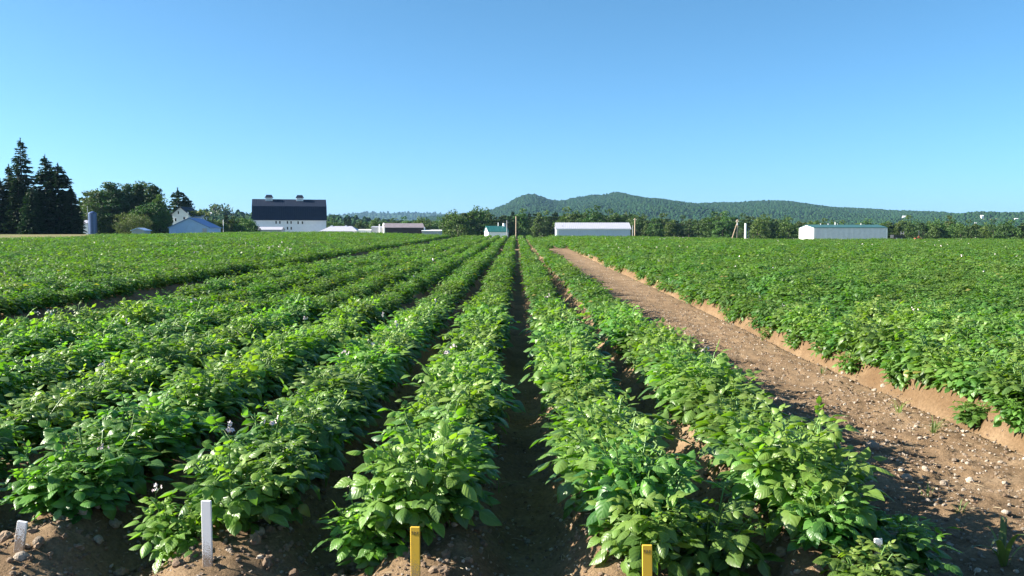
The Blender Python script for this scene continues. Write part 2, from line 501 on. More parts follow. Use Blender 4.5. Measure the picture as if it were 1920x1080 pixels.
def ground_h(x, y):
    x = np.asarray(x, float); y = np.asarray(y, float)
    h = base_h(x, y) + ridge_h(x, y)
    near = 1 - sstep(9, 30, y)
    rough = 0.018 * fbm(x * 5, y * 5, 3, 21) + 0.020 * np.abs(fbm(x * 15, y * 15, 3, 31, 0.65)) - .008
    # smoother tread in the wheel furrow and on the bank of the big field
    smooth = 1 - 0.75 * sstep(0.32, 0.15, np.abs(x - 0.07)) - 0.3 * sstep(3.7, 3.8, x) * sstep(4.5, 4.3, x)
    h = h + near * rough * np.clip(smooth, 0.2, 1)
    h += near * 0.010 * np.sin(y * 40 + 2 * vnoise(x * 6, y * 6, 4)) * sstep(0.22, 0.1, np.abs(x - 0.07))
    # shallow runnel at the foot of the bank
    h -= 0.05 * np.exp(-((x - 3.78 - .03 * vnoise(y * 1.3, y * .2, 9)) / 0.05) ** 2) * (y < 62)
    # wheel track down the bare path
    h -= 0.025 * np.exp(-((x - 3.1 - 0.05 * np.sin(y * .4)) / 0.35) ** 2) * (y < 62)
    return h


def gz(x, y): return float(ground_h(np.array([x]), np.array([y]))[0])


def lines(segs):
    out = [segs[0][0]]
    for a, b, st in segs:
        n = max(1, int(round((b - a) / st)))
        out += list(a + (b - a) * (np.arange(n) + 1) / n)
    return np.array(out)


def grow(a, b, s0, f):
    out, s = [], s0
    x = a
    while x < b:
        x += s; s *= f
        out.append(min(x, b))
    return np.array(out)


gx = lines([(-10, -3.2, 0.055), (-3.2, 5.2, 0.03), (5.2, 10, 0.07)])
gr = grow(10, 6500, 0.35, 1.12)
gx = np.concatenate([-gr[::-1], gx, gr])
gy = lines([(-40, -2, 3.0), (-2, 2.7, 0.35), (2.7, 8.5, 0.03), (8.5, 20, 0.085), (20, 66, 0.4), (66, 180, 1.6)])
gy = np.concatenate([gy, grow(180, 9000, 3, 1.12)])
GX, GY = np.meshgrid(gx, gy)
GZ = ground_h(GX, GY)
nx, ny = len(gx), len(gy)
idx = np.arange(nx * ny).reshape(ny, nx)
quads = np.stack([idx[:-1, :-1], idx[:-1, 1:], idx[1:, 1:], idx[1:, :-1]], -1).reshape(-1, 4)
bank = sstep(3.76, 3.86, GX + 0.05 * vnoise(GX * 3, GY * 3, 3)) * sstep(4.5, 4.3, GX) * (.75 + .25 * vnoise(GX * 2, GY * 2, 13))
cover = sstep(crest(GX) + 2, crest(GX) + 14, GY + 4 * vnoise(GX / 5, GY / 5, 2))
cover = np.maximum(cover, .92 * sstep(96, 102, GY) * sstep(-32, -40, GX) * (.8 + .2 * vnoise(GX / 2, GY / 5, 6)))
me = mesh_np("ground", np.stack([GX, GY, GZ], -1).reshape(-1, 3), quads, M_SOIL, True,
             {"bank": ('FLOAT', bank.ravel()), "cover": ('FLOAT', cover.ravel())})
tag(link("ground", me), "brown ridged farm soil running out to the hills", "ground", kind="structure")


# ------------------------------------------------------------------ hills
def outline(pts, x):
    p = np.array(pts, float)
    return np.interp(x, p[:, 0], p[:, 1])


HILLS = []


def hill(name, pts, Y, front, back, base, relief, seed, label, tree_h=6.0, col=M_FOREST, field=None):
    """a real ridge: its skyline at distance Y, falling to BASE over FRONT metres towards us and BACK metres behind"""
    pxs = np.linspace(pts[0][0], pts[-1][0], 420)
    pys = outline(pts, pxs)
    pys = np.convolve(np.pad(pys, 2, mode='edge'), [.1, .2, .4, .2, .1], 'valid')
    xs = np.array([X(p, Y) for p in pxs])
    zt = np.array([Z(p, Y) for p in pys]) - tree_h
    ts = np.concatenate([np.linspace(-1, 0, 44), np.linspace(0, 1, 14)[1:]])
    V = []
    for t in ts:
        y = Y + (t * front if t < 0 else t * back)
        prof = (1 - abs(t)) ** 1.15
        n = (fbm(xs / (front * .35), np.full_like(xs, y / (front * .35)), 4, seed) * relief - .5 * relief) * np.sin(np.pi * min(1, abs(t) * 1.0)) ** 1
        V.append(np.stack([xs, np.full_like(xs, y), base + (zt - base) * prof + n * (zt - base)], -1))
    V = np.array(V)
    r, c = len(ts), len(xs)
    idx = np.arange(r * c).reshape(r, c)
    q = np.stack([idx[:-1, :-1], idx[:-1, 1:], idx[1:, 1:], idx[1:, :-1]], -1).reshape(-1, 4)
    hay = np.zeros((r, c))
    px_, py_ = project(V)
    for a, b, e, f in field or []:
        hay = np.maximum(hay, sstep(a - 3, a + 3, px_) * sstep(b + 3, b - 3, px_) * sstep(e - .6, e + .6, py_) * sstep(f + .6, f - .6, py_))
    hay[ts > -.05] = 0
    me = mesh_np(name, V.reshape(-1, 3), q, M_HILL, True, {"hay": ('FLOAT', hay.ravel())})
    o = tag(link(name, me), label, "hill", kind="structure")
    HILLS.append((V, hay))
    return o


MAIN = [(790, 408), (840, 402), (880, 400), (920, 393), (945, 384), (962, 375), (975, 368), (988, 363.5), (1000, 363), (1012, 367), (1030, 374), (1048, 376.5), (1062, 374),
        (1085, 369), (1115, 365), (1140, 364), (1150, 360), (1160, 359.5), (1172, 363), (1190, 368), (1230, 374.5), (1262, 380), (1285, 383.5), (1320, 380.5), (1380, 379),
        (1410, 377), (1440, 375.5), (1475, 377), (1520, 384), (1560, 388.5), (1600, 390), (1640, 392), (1680, 400), (1730, 405), (1800, 412), (1900, 420)]
hill("hill", MAIN, 3000, 1500, 900, -8, 0.20, 3, "long wooded hill with two rounded peaks", tree_h=5.5)
hill("hill", [(1500, 414), (1560, 410), (1620, 409), (1660, 407), (1700, 405), (1760, 401.5), (1800, 397.5), (1840, 393.5), (1880, 396), (1925, 395), (2000, 392), (2150, 396), (2400, 402)], 2000, 1000, 600, -8, 0.16, 5, "low wooded hill with a small green clearing", tree_h=8, field=[(1842, 1884, 411, 414.5)])
hill("hill", [(-500, 398), (0, 396), (400, 397), (560, 402), (640, 402), (680, 398.5), (700, 397.5), (735, 398.5), (765, 397), (800, 398), (850, 400), (1000, 405), (1300, 410), (2400, 408)], 6000, 2200, 900, -8, 0.1, 8, "distant blue wooded ridge on the skyline")
hill("hill", [(-400, 392), (200, 385), (300, 384), (340, 387), (365, 389), (400, 390), (430, 392), (470, 392), (540, 395), (612, 398.5), (650, 401), (685, 404), (740, 409), (830, 412), (950, 418), (1050, 425)], 900, 500, 350, -5, 0.10, 11, "near low rise with woods and tan hay strips", tree_h=7,
     field=[(376, 468, 403.5, 412), (600, 652, 407, 411.5), (745, 780, 412.5, 417), (815, 860, 415.5, 419)])


# ------------------------------------------------------------------ scattering (stuff): points carry which, how turned and how large
def scatter(name, pts, rots, scls, var, sources, label, cat):
    me = mesh_np(name, pts, np.zeros((0, 4), int), M_SOIL) if False else bpy.data.meshes.new(name)
    pts = np.asarray(pts, np.float32)
    me.vertices.add(len(pts)); me.vertices.foreach_set("co", pts.ravel())
    a = me.attributes.new("rot", 'FLOAT_VECTOR', 'POINT'); a.data.foreach_set("vector", np.asarray(rots, np.float32).ravel())
    a = me.attributes.new("scl", 'FLOAT', 'POINT'); a.data.foreach_set("value", np.asarray(scls, np.float32))
    a = me.attributes.new("var", 'INT', 'POINT'); a.data.foreach_set("value", np.asarray(var, np.int32))
    o = tag(link(name, me), label, cat, kind="stuff")
    ng = bpy.data.node_groups.new(name, 'GeometryNodeTree')
    ng.interface.new_socket("Geometry", in_out='INPUT', socket_type='NodeSocketGeometry')
    ng.interface.new_socket("Geometry", in_out='OUTPUT', socket_type='NodeSocketGeometry')
    N, L = ng.nodes.new, ng.links.new
    gi, go, jn = N("NodeGroupInput"), N("NodeGroupOutput"), N("GeometryNodeJoinGeometry")

    def attr(nm, typ):
        n = N("GeometryNodeInputNamedAttribute"); n.data_type = typ; n.inputs["Name"].default_value = nm
        return n.outputs["Attribute"]
    rt = N("FunctionNodeEulerToRotation")
    L(attr("rot", 'FLOAT_VECTOR'), rt.inputs[0])
    sa, va = attr("scl", 'FLOAT'), attr("var", 'INT')
    for k, (src, loc) in enumerate(sources):
        so = link(src.name, src, o, loc)
        so["kind"] = "stuff"
        oi = N("GeometryNodeObjectInfo"); oi.transform_space = 'ORIGINAL'
        oi.inputs["Object"].default_value = so
        oi.inputs["As Instance"].default_value = True
        cmp_ = N("FunctionNodeCompare"); cmp_.data_type = 'INT'; cmp_.operation = 'EQUAL'
        ia = [s for s in cmp_.inputs if s.type == 'INT']
        L(va, ia[0]); ia[1].default_value = k
        ip = N("GeometryNodeInstanceOnPoints")
        L(gi.outputs[0], ip.inputs["Points"])
        L(cmp_.outputs["Result"], ip.inputs["Selection"])
        L(oi.outputs["Geometry"], ip.inputs["Instance"])
        L(rt.outputs[0], ip.inputs["Rotation"])
        L(sa, ip.inputs["Scale"])
        L(ip.outputs[0], jn.inputs[0])
    L(jn.outputs[0], go.inputs[0])
    md = o.modifiers.new("scatter", 'NODES')
    md.node_group = ng
    return o


# ------------------------------------------------------------------ potato plants
def leaflet_template(ts, ss, fold, droop, puff, rng):
    V, T = [], []
    for t in ts:
        w = 0.33 * (math.sin(math.pi * min(1, t ** 0.70)) ** 0.95 if 0 < t < 1 else 0) * (1.06 - 0.12 * t)
        for s in ss:
            z = fold * abs(s) * w - droop * t * t + puff * w * (1 - (2 * abs(s) - 1) ** 2) * 0.5
            z += 0.02 * math.sin(9 * t + 4 * s + rng.random() * 2) * abs(s)
            V.append((t * (1 - 0.25 * droop * t), s * w, z)); T.append((t, s, 0))
    n = len(ss)
    Fq = [(i * n + j, i * n + j + 1, (i + 1) * n + j + 1, (i + 1) * n + j) for i in range(len(ts) - 1) for j in range(n - 1)]
    return np.array(V), np.array(Fq), np.array(T)


_r = random.Random(3)
TEMPL = {
    0: [leaflet_template([0, .12, .3, .5, .7, .87, 1], [-1, -.5, 0, .5, 1], f, d, p, _r) for f, d, p in ((-.25, .12, .3), (.25, .22, .35), (-.5, .35, .3), (.1, .05, .4), (-.15, .5, .25))],
    1: [leaflet_template([0, .45, 1], [-1, 0, 1], f, d, 0, _r) for f, d in ((-.3, .15), (.25, .25), (-.4, .4))],
    2: [leaflet_template([0, .45, 1], [-1, 1], f, d, 0, _r) for f, d in ((-.2, .2), (-.2, .4))],
}


def rotv(v, ax, a):
    return Matrix.Rotation(a, 3, ax) @ v


def plant_data(seed, lod, size=1.0):
    r = random.Random(seed)
    leafs, stems, tips = [], [], []
    ns = {0: r.randint(7, 10), 1: 7, 2: 5}[lod]
    k_leaf = {0: 1.0, 1: 1.08, 2: 1.45}[lod]
    az0 = r.random() * 6.28
    for si in range(ns):
        az = az0 + si * 6.283 / ns + r.uniform(-.4, .4)
        out = r.uniform(.03, .20) * size * (0.4 if si == 0 else 1)
        H = r.uniform(.29, .48) * size * (1.0 - 0.5 * out)
        b = Vector((math.cos(az), math.sin(az), 0)) * r.uniform(.01, .06)
        d = Vector((math.cos(az), math.sin(az), 0))
        P = lambda t: b + d * (out * t ** 1.25) + Vector((0, 0, H * (t - .12 * t * t)))
        pts = [P(i / 6) for i in range(7)]
        stems.append((pts, 0.0065))
        tips.append(pts[-1])
        nn = {0: r.randint(10, 12), 1: 9, 2: 6}[lod]
        pa = r.random() * 6.28
        for i in range(nn):
            t = 0.14 + 0.86 * (i + r.uniform(0, .5)) / nn
            t = min(t, 1)
            pa += 2.4 + r.uniform(-.4, .4)
            young = max(0, (t - .55) / .45)
            pd = Vector((math.cos(pa), math.sin(pa), 0)) + d * 0.55
            pd = Vector((pd.x, pd.y, 0)).normalized()
            el = math.radians(r.uniform(8, 40) + 45 * young * r.random() - 16 * (1 - t))
            s = (1.0 - 0.58 * young) * (0.8 + 0.2 * min(1, t * 2.5)) * r.uniform(.82, 1.12) * size
            if t > .9: s *= .72
            Lr = .178 * s
            o = P(t)
            droop = r.uniform(.15, .65)
            side = pd.cross(Vector((0, 0, 1))).normalized()

            def R(u):
                a = el - droop * u
                return o + (pd * math.cos(a * .7 + el * .3) + Vector((0, 0, 1)) * math.sin(el - droop * u * .6)) * (Lr * u)
            if lod == 0:
                stems.append(([R(0), R(.5), R(1)], 0.0024))
            dirx = (R(1) - R(.7)).normalized()
            up = side.cross(dirx).normalized()
            if up.z < 0: up = -up
            roll = r.uniform(-.4, .4)
            up = rotv(up, dirx, roll)
            side2 = dirx.cross(up)
            items = [(1.0, 0, 1.0)]
            if lod == 2:
                items += [(.5, 1, .95), (.5, -1, .95)]
            else:
                items += [(.70, 1, .86), (.66, -1, .86), (.38, 1, .68), (.36, -1, .68)]
                if lod == 0 and young < .5:
                    items += [(.16, 1, .36), (.15, -1, .36)]
            for u, sg, ls in items:
                p = R(u)
                a = 0 if sg == 0 else sg * math.radians(r.uniform(48, 75))
                dx = rotv(dirx, up, a)
                tilt = r.uniform(-.38, .34) - .04
                ax = dx.cross(up).normalized()
                dx2 = rotv(dx, ax, tilt)
                nrm = rotv(up, ax, tilt)
                nrm = rotv(nrm, dx2, r.uniform(-.35, .35))
                LL = .113 * s * ls * r.uniform(.75, 1.14) * k_leaf
                ag = min(1, max(0, young * 0.9 + r.uniform(-.15, .15)))
                if r.random() < .003: ag = -1          # the odd yellowed leaf
                leafs.append((p, dx2, nrm, LL, r.randrange(len(TEMPL[lod])), ag))
    return leafs, stems, tips


def leaves_mesh(leafs, lod):
    Vs, Fs, As, Ts, off = [], [], [], [], 0
    for p, dx, n, LL, k, ag in leafs:
        V, Fq, T = TEMPL[lod][k]
        dy = n.cross(dx)
        B = np.array([dx, dy, n])
        Vs.append(np.array(p) + (V * LL) @ B)
        Fs.append(Fq + off); off += len(V)
        As.append(np.full(len(V), ag)); Ts.append(T)
    return np.concatenate(Vs), np.concatenate(Fs), np.concatenate(As), np.concatenate(Ts)


def flower_geo(c, seed, n=5, size=1.0, lod=0):
    """a loose cluster of five-petalled stars on thin stalks above C: vertices, faces, material index (0 petal, 1 stalk)"""
    r = random.Random(seed)
    V, Fq, MI = [], [], []
    c = Vector(c)
    hub = c + Vector((0, 0, .075 * size))
    if lod == 0:
        mb = MB().tube([c, hub], [.0026, .002], 3, False)
    for i in range(n):
        a = r.random() * 6.28; rr = r.uniform(.008, .04) * size
        ctr = hub + Vector((math.cos(a) * rr, math.sin(a) * rr, r.uniform(.0, .045)))
        nrm = Vector((math.cos(a) * .8, math.sin(a) * .8, r.uniform(-.2, .9))).normalized()
        ax = nrm.orthogonal().normalized(); ay = nrm.cross(ax)
        R = r.uniform(.012, .017) * size
        if lod == 0: mb.tube([hub - Vector((0, 0, .004)), (hub + ctr) / 2 + Vector((0, 0, .004)), ctr + nrm * .001], .0013, 3, False)
        b = len(V)
        if lod == 0:
            V.append(ctr - nrm * .003)
            for k in range(10):
                th = k * math.pi / 5
                q = R if k % 2 == 0 else R * .55
                V.append(ctr + (ax * math.cos(th) + ay * math.sin(th)) * q + nrm * (.004 if k % 2 else -.001))
            Fq += [(b, b + 1 + k, b + 1 + (k + 1) % 10) for k in range(10)]; MI += [0] * 10
        else:
            for sx, sy in ((-1, -1), (1, -1), (1, 1), (-1, 1)):
                V.append(ctr + (ax * sx + ay * sy) * R)
            Fq.append((b, b + 1, b + 2, b + 3)); MI.append(0)
    if lod == 0:
        b = len(V)
        V += mb.v; Fq += [tuple(q + b for q in f) for f in mb.f]; MI += [1] * len(mb.f)
    return V, Fq, MI


NEAR_VARIANTS = 9
NEAR = []
for i in range(NEAR_VARIANTS):
    leafs, stems, tips = plant_data(100 + i, 0)
    V, Fq, A, T = leaves_mesh(leafs, 0)
    fol = mesh_np("foliage", V, Fq, M_LEAF, True, {"age": ('FLOAT', A), "lu": ('FLOAT_VECTOR', T)})
    mb = MB()
    for pts, rad in stems:
        mb.tube(pts, [rad * (1 - .45 * k / (len(pts) - 1)) for k in range(len(pts))], 5 if rad > .004 else 3, False)
    stm = mesh_np("stem", mb.v, mb.f, M_STEM, True)
    top = max(tips, key=lambda p: p.z)
    fv, ff, fi = flower_geo(top, 40 + i, 5)
    flw = mesh_np("flower", fv, ff, None, mats=[M_PETAL, M_STEM], midx=fi)
    NEAR.append((fol, stm, flw))


def far_plant(seed, lod, flower):
    leafs, stems, tips = plant_data(seed, lod)
    V, Fq, A, T = leaves_mesh(leafs, lod)
    mi = np.zeros(len(Fq), int)
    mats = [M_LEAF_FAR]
    if flower:
        for tp in tips[:1]:
            fv, ff, _ = flower_geo(tp, seed, 4, 0.9, 1)
            n0 = len(V)
            V = np.concatenate([V, np.array(fv)]); A = np.concatenate([A, np.zeros(len(fv))])
            Fq = np.concatenate([Fq, np.array(ff) + n0]); mi = np.concatenate([mi, np.ones(len(ff), int)])
        mats.append(M_PETAL)
    return mesh_np("plant", V, Fq, None, True, {"age": ('FLOAT', A)}, mats=mats, midx=mi)


def row_starts(x):
    return {0: 4.40, 1: 4.24, 2: 4.16, 3: 3.86, 4: 4.18}.get(next((k for k, v in ROWS.items() if abs(v - x) < .01), None), 3.6)


PLANTS = []         # x, y, row x, order in the row
rp = np.random.default_rng(11)
for rx in ALL_ROWS:
    staked = -6.2 < rx < 2
    leftb = rx < -8
    y, n = row_starts(rx), 0
    yend = 111.0
    if rx < -42: yend = 97
    sp = 0.285 if not leftb else 0.30
    while y < yend:
        step = sp * rp.uniform(.8, 1.25) * (1.0 if y < 40 else 1.15)
        in_alley = ALLEY0 - .2 < y < ALLEY1 + .2 and -8 < rx < 4.0
        in_path = False
        skip = rp.random() < (0.05 if staked else 0.015)
        if not in_alley and not skip and abs(rx) < 0.62 * y + 6:
            n += 1
            PLANTS.append((rx + rp.normal(0, .035) - (.06 if abs(rx - RIGHT_ROWS[0]) < .01 else 0), y, rx, n))
        if abs(rx - RIGHT_ROWS[0]) < .01 and rp.random() < .75:      # low side shoots hang over the cut edge
            PLANTS.append((rx - rp.uniform(.10, .27), y + .1, rx, -7))
        y += step
# rows two to four of the second block also fill what is bare path nearer by
for rx in (2.4, 3.35):
    y = 64.5
    while y < 111:
        PLANTS.append((rx, y, rx, 999)); y += 0.33
PLANTS.append((1.45, 3.62, ROWS[4], 0))
for ex in ((-1.60, 4.14, 1), (-.66, 4.10, 2), (-2.36, 4.42, 0), (1.72, 3.98, 4), (.86, 3.95, 3), (1.40, 3.92, 4)):
    PLANTS.append((ex[0], ex[1], ROWS[ex[2]], -5))
# a further patch past the bare strip
for k in range(5):
    for xx in np.arange(-62, -50, .4):
        PLANTS.append((xx + rp.normal(0, .1), 128 + k * .9, -999, 999))
P = np.array(PLANTS)


def in_view(x, y, z, m=0.02):
    cp, sp = math.cos(PITCH), math.sin(PITCH)
    dz = z - EYE
    dep = y * cp - dz * sp
    u = x / dep * F / 960
    v = (y * sp + dz * cp) / dep * F / 540
    return dep > 1 and abs(u) < 1 + m and abs(v) < 1 + m


cand = sorted((i for i in range(len(P)) if P[i, 1] < 16 and in_view(P[i, 0], P[i, 1], .35, .06)), key=lambda i: P[i, 0] ** 2 + P[i, 1] ** 2)
near_ids = cand[:300]
near_set = set(near_ids)
FLOWERING = {}
ORD = ["nearest", "second", "third", "fourth", "fifth", "sixth", "seventh", "eighth"]
ROWNAME = {ROWS[0]: "row behind the leaning white stake", ROWS[1]: "row behind the upright white stake", ROWS[2]: "row behind the yellow stake marked 527",
           ROWS[3]: "row behind the yellow stake marked 523", ROWS[4]: "row along the bare dirt path"}
for k, x in enumerate(sorted(LEFT_ROWS, reverse=True)):
    ROWNAME[x] = ["first", "second", "third", "fourth"][k] + " row left of the leaning stake's row"
for k, x in enumerate(RIGHT_ROWS[:14]):
    ROWNAME[x] = ["edge row of the big field across the path", "second row of the big field across the path", "third row of the big field across the path", "fourth row of the big field across the path",
                  "fifth row of the big field across the path"][k] if k < 5 else "inner rows of the big field across the path"
for k, x in enumerate(LEFT_BLOCK[:14]):
    ROWNAME[x] = "edge row of the block beyond the weedy gap" if k == 0 else "inner rows of the block beyond the weedy gap"
seen_in_row = {}
rl = random.Random(5)
order = sorted(near_ids, key=lambda i: P[i, 1])
flat_rows = 0
for i in order:
    x, y, rx, n = P[i]
    v = rl.randrange(NEAR_VARIANTS)
    fol, stm, flw = NEAR[v]
    key = next(k for k in ROWNAME if abs(k - rx) < .01)
    rn = ROWNAME[key]
    small = n == 0
    if not small: seen_in_row[rn] = seen_in_row.get(rn, 0) + 1
    q = seen_in_row.get(rn, 0)
    fl = rl.random() < (0.035 if rx > 0 else 0.10) and not small
    if small:
        lab = "small pale potato plant standing apart in front of the path-side row"
    elif q <= 8 and not rn.startswith("inner"):
        lab = ORD[q - 1] + (" flowering" if fl else " leafy") + " potato plant in view, " + rn
    else:
        lab = ("flowering" if fl else "leafy") + " potato plant farther along " + rn if not rn.startswith("inner") else ("flowering" if fl else "leafy") + " potato plant in the " + rn
    root = thing("potato_plant", lab, "potato plant", (x, y, gz(x, y) - .015), rl.random() * 6.28, "potato plants in ridged rows")
    s = rl.uniform(.84, 1.16)
    if small: s = .74
    if n == -5: s *= .88
    if n == -7: s *= .72
    if rx < 2 and q <= 1: s *= 0.9
    root.scale = (s * rl.uniform(.95, 1.1), s * rl.uniform(.95, 1.1), s * rl.uniform(.88, 1.14))
    root.rotation_euler[0] = rl.uniform(-.08, .08); root.rotation_euler[1] = rl.uniform(-.08, .08)
    link("foliage", fol, root)
    link("stem", stm, root)
    if fl: link("flower", flw, root)

rest = [i for i in range(len(P)) if i not in near_set]
R_ = P[rest]
rp = np.random.default_rng(23)
dist = np.hypot(R_[:, 0], R_[:, 1])
NM, NFAR = 5, 6
lodv = np.where(dist < 30, rp.integers(0, NM, len(R_)), NM + rp.integers(0, NFAR, len(R_)))
# flowers come in patches: swap into the flowering variants where the patch noise is high
patch = vnoise(R_[:, 0] / 6, R_[:, 1] / 9, 77)
pf = rp.random(len(R_)) < np.where(patch > .40, np.where(R_[:, 0] > 2, .035, .08), .004)
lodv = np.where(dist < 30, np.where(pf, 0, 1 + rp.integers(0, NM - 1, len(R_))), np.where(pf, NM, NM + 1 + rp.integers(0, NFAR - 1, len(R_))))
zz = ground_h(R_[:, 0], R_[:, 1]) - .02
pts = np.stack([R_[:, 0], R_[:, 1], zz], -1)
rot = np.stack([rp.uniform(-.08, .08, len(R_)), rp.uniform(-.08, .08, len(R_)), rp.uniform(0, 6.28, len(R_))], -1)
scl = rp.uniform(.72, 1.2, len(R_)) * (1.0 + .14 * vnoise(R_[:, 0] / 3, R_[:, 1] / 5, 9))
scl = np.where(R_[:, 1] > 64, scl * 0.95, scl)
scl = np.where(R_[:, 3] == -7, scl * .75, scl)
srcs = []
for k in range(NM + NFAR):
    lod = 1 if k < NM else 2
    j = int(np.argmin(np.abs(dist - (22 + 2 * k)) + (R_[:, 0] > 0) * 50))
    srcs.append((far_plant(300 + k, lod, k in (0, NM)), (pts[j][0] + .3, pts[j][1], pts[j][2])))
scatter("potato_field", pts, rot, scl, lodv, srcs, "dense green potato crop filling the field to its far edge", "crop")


# ------------------------------------------------------------------ stones, clods, straw
def stone_mesh(name, seed, mat, flat=.65, rough=.28, n=10, m=7):
    r = np.random.default_rng(seed)
    V = [(0, 0, -1)]
    for i in range(1, m):
        ph = math.pi * i / m
        for k in range(n):
            th = 2 * math.pi * k / n
            V.append((math.sin(ph) * math.cos(th), math.sin(ph) * math.sin(th), -math.cos(ph)))
    V.append((0, 0, 1))
    V = np.array(V)
    d = 1 + rough * fbm(V[:, 0] * 1.1 + seed * 3.1, V[:, 1] * 1.1 + V[:, 2] * 1.7, 3, seed)
    V = V * d[:, None] * np.array([1, r.uniform(.65, .9), flat])
    Fq = [(0, 1 + (k + 1) % n, 1 + k) for k in range(n)]
    for i in range(m - 2):
        for k in range(n):
            a, b = 1 + i * n + k, 1 + i * n + (k + 1) % n
            Fq.append((a, b, b + n, a + n))
    e = len(V) - 1
    Fq += [(e, 1 + (m - 2) * n + k, 1 + (m - 2) * n + (k + 1) % n) for k in range(n)]
    return mesh_np(name, V, Fq, mat, False)


rs = np.random.default_rng(41)


def sample_ground(n, boxes):
    """points in (x0, x1, y0, y1, density weight) boxes, thinned with distance"""
    out = []
    tot = sum((b[1] - b[0]) * (b[3] - b[2]) * b[4] for b in boxes)
    for x0, x1, y0, y1, w in boxes:
        k = int(n * (x1 - x0) * (y1 - y0) * w / tot)
        out.append(np.stack([rs.uniform(x0, x1, k), rs.uniform(y0, y1, k)], -1))
    return np.concatenate(out)


boxes = [(1.8, 3.75, 3.2, 9, 10), (1.8, 3.75, 9, 18, 5), (1.8, 3.75, 18, 45, 1.6), (-3.2, 2.0, 3.0, 4.9, 8), (-3.6, 2.0, 4.9, 9, 3), (-8.6, -6.3, 10, 40, 1.2)]
xy = sample_ground(15000, boxes)
sz = np.clip(rs.lognormal(math.log(.0068), .55, len(xy)), .003, .020)
zz = ground_h(xy[:, 0], xy[:, 1]) + sz * .25
scatter("pebbles", np.c_[xy, zz], rs.uniform(-.6, .6, (len(xy), 3)) * [1, 1, 6], sz, rs.integers(0, 4, len(xy)),
        [(stone_mesh("pebble", 60 + k, M_STONE, n=7, m=5), (0, 0, 0)) for k in range(4)], "pale pebbles strewn over the bare brown soil", "pebbles")
xy = sample_ground(15000, [(1.8, 3.75, 3.2, 9, 4), (1.8, 3.75, 9, 25, 1.5), (-3.2, 2.0, 3.0, 4.9, 12), (-3.6, 2.0, 4.9, 9, 5), (3.68, 4.1, 5, 16, 6)])
sz = np.clip(rs.lognormal(math.log(.008), .6, len(xy)), .003, .034)
sz = np.where(xy[:, 0] > 1.9, np.minimum(sz, .018) * .8, sz)
keep = ~((np.abs(xy[:, 0] - .07) < .2) & (sz > .012))
xy, sz = xy[keep], sz[keep]
zz = ground_h(xy[:, 0], xy[:, 1]) + sz * .15
scatter("clods", np.c_[xy, zz], rs.uniform(-.6, .6, (len(xy), 3)) * [1, 1, 6], sz, rs.integers(0, 4, len(xy)),
        [(stone_mesh("clod", 80 + k, M_CLOD, .8, .5, 8, 6), (0, 0, 0)) for k in range(4)], "crumbly clods of brown soil on the ridges and path", "soil clods")
for ob in [o for o in COL.objects if o.parent and o.parent.name in ("pebbles", "clods")]:
    k = len(ob.name) + int(ob.data.vertices[3].co.x * 1000) % 50
    xx, yy = 2.2 + .03 * (k % 31), 5.2 + .07 * (k % 17)
    ob.location = (xx, yy, gz(xx, yy)); ob.scale = (.012,) * 3
xy = sample_ground(700, [(1.8, 3.75, 3.4, 9, 3), (-3.2, 2.0, 3.1, 4.9, 8), (-3.0, 2.0, 4.9, 7, 2)])
mb = MB().tube([(-.5, 0, 0), (0, .06, .05), (.5, 0, 0)], [.022, .03, .02], 4)
sm = mesh_np("straw_bit", mb.v, mb.f, M_STRAW)
scatter("straw", np.c_[xy, ground_h(xy[:, 0], xy[:, 1]) + .006], rs.uniform(-.3, .3, (len(xy), 3)) * [1, 1, 10], rs.uniform(.02, .07, len(xy)), np.zeros(len(xy), int),
        [(sm, (2.6, 5.5, gz(2.6, 5.5) + .3 * 0))], "dry straw bits lying on the soil", "straw")
for ob in [o for o in COL.objects if o.parent and o.parent.name == "straw"]:
    ob.scale = (.05,) * 3


def ground_at(px, py):
    """where the ray through a photo pixel meets the terrain"""
    Y = 3.0
    while Y < 60:
        x, z = at(px, py, Y)
        if z < gz(x, Y): return x, Y
        Y += .02 if Y < 8 else .1
    return x, Y


STONES = [(73, 1020, .030, "pale rounded stone beside the leaning white stake"), (215, 990, .034, "bluish grey stone under the first plant of the leaning stake's row"),
          (152, 968, .034, "large dull stone half under drooping leaves behind the leaning white stake"), (185, 1015, .026, "flat brown stone on the mound behind the leaning white stake"),
          (487, 1001, .036, "pale block-shaped stone on the mound behind the upright white stake"), (430, 1035, .016, "small pale stone close to the upright white stake"),
          (762, 1015, .025, "tan stone just behind the yellow stake marked 527"), (1637, 842, .050, "largest tan stone on the bare path, near its leafy edge"), (1701, 902, .038, "bright white stone on the bare path near the shadow edge"),
          (1690, 885, .024, "small tan stone next to the bright white stone"), (1735, 884, .026, "oval pale stone in the middle of the bare path"), (1770, 910, .024, "round pale stone on the bare path in a line of gravel"),
          (1640, 812, .022, "pale stone behind the largest tan stone on the path"), (1818, 904, .028, "flat pale stone by the middle of the path"), (1655, 730, .030, "tan stone at the foot of the field bank"),
          (1640, 735, .022, "small stone at the foot of the field bank"), (1885, 962, .020, "pale pebble-like stone on the path close to the frame edge"), (1890, 965, .018, "small grey stone on the path close to the frame edge"),
          (1580, 703, .030, "pale stone far up the bare path"), (1470, 708, .024, "tan stone on the sunlit middle of the path"), (1320, 640, .026, "stone on the path between two leaf shadows"),
          (1790, 866, .020, "small stone in the gravel strip of the path"), (1870, 880, .022, "small stone near the bank on the path"), (990, 1020, .020, "pale stone in the dark furrow between the yellow stakes"),
          (1010, 880, .022, "grey stone in the shaded furrow between the yellow stakes"), (1780, 1028, .020, "pale stone lying in the dark shadow on the path"), (40, 1050, .03, "dusty stone at the foot of the leaning white stake")]
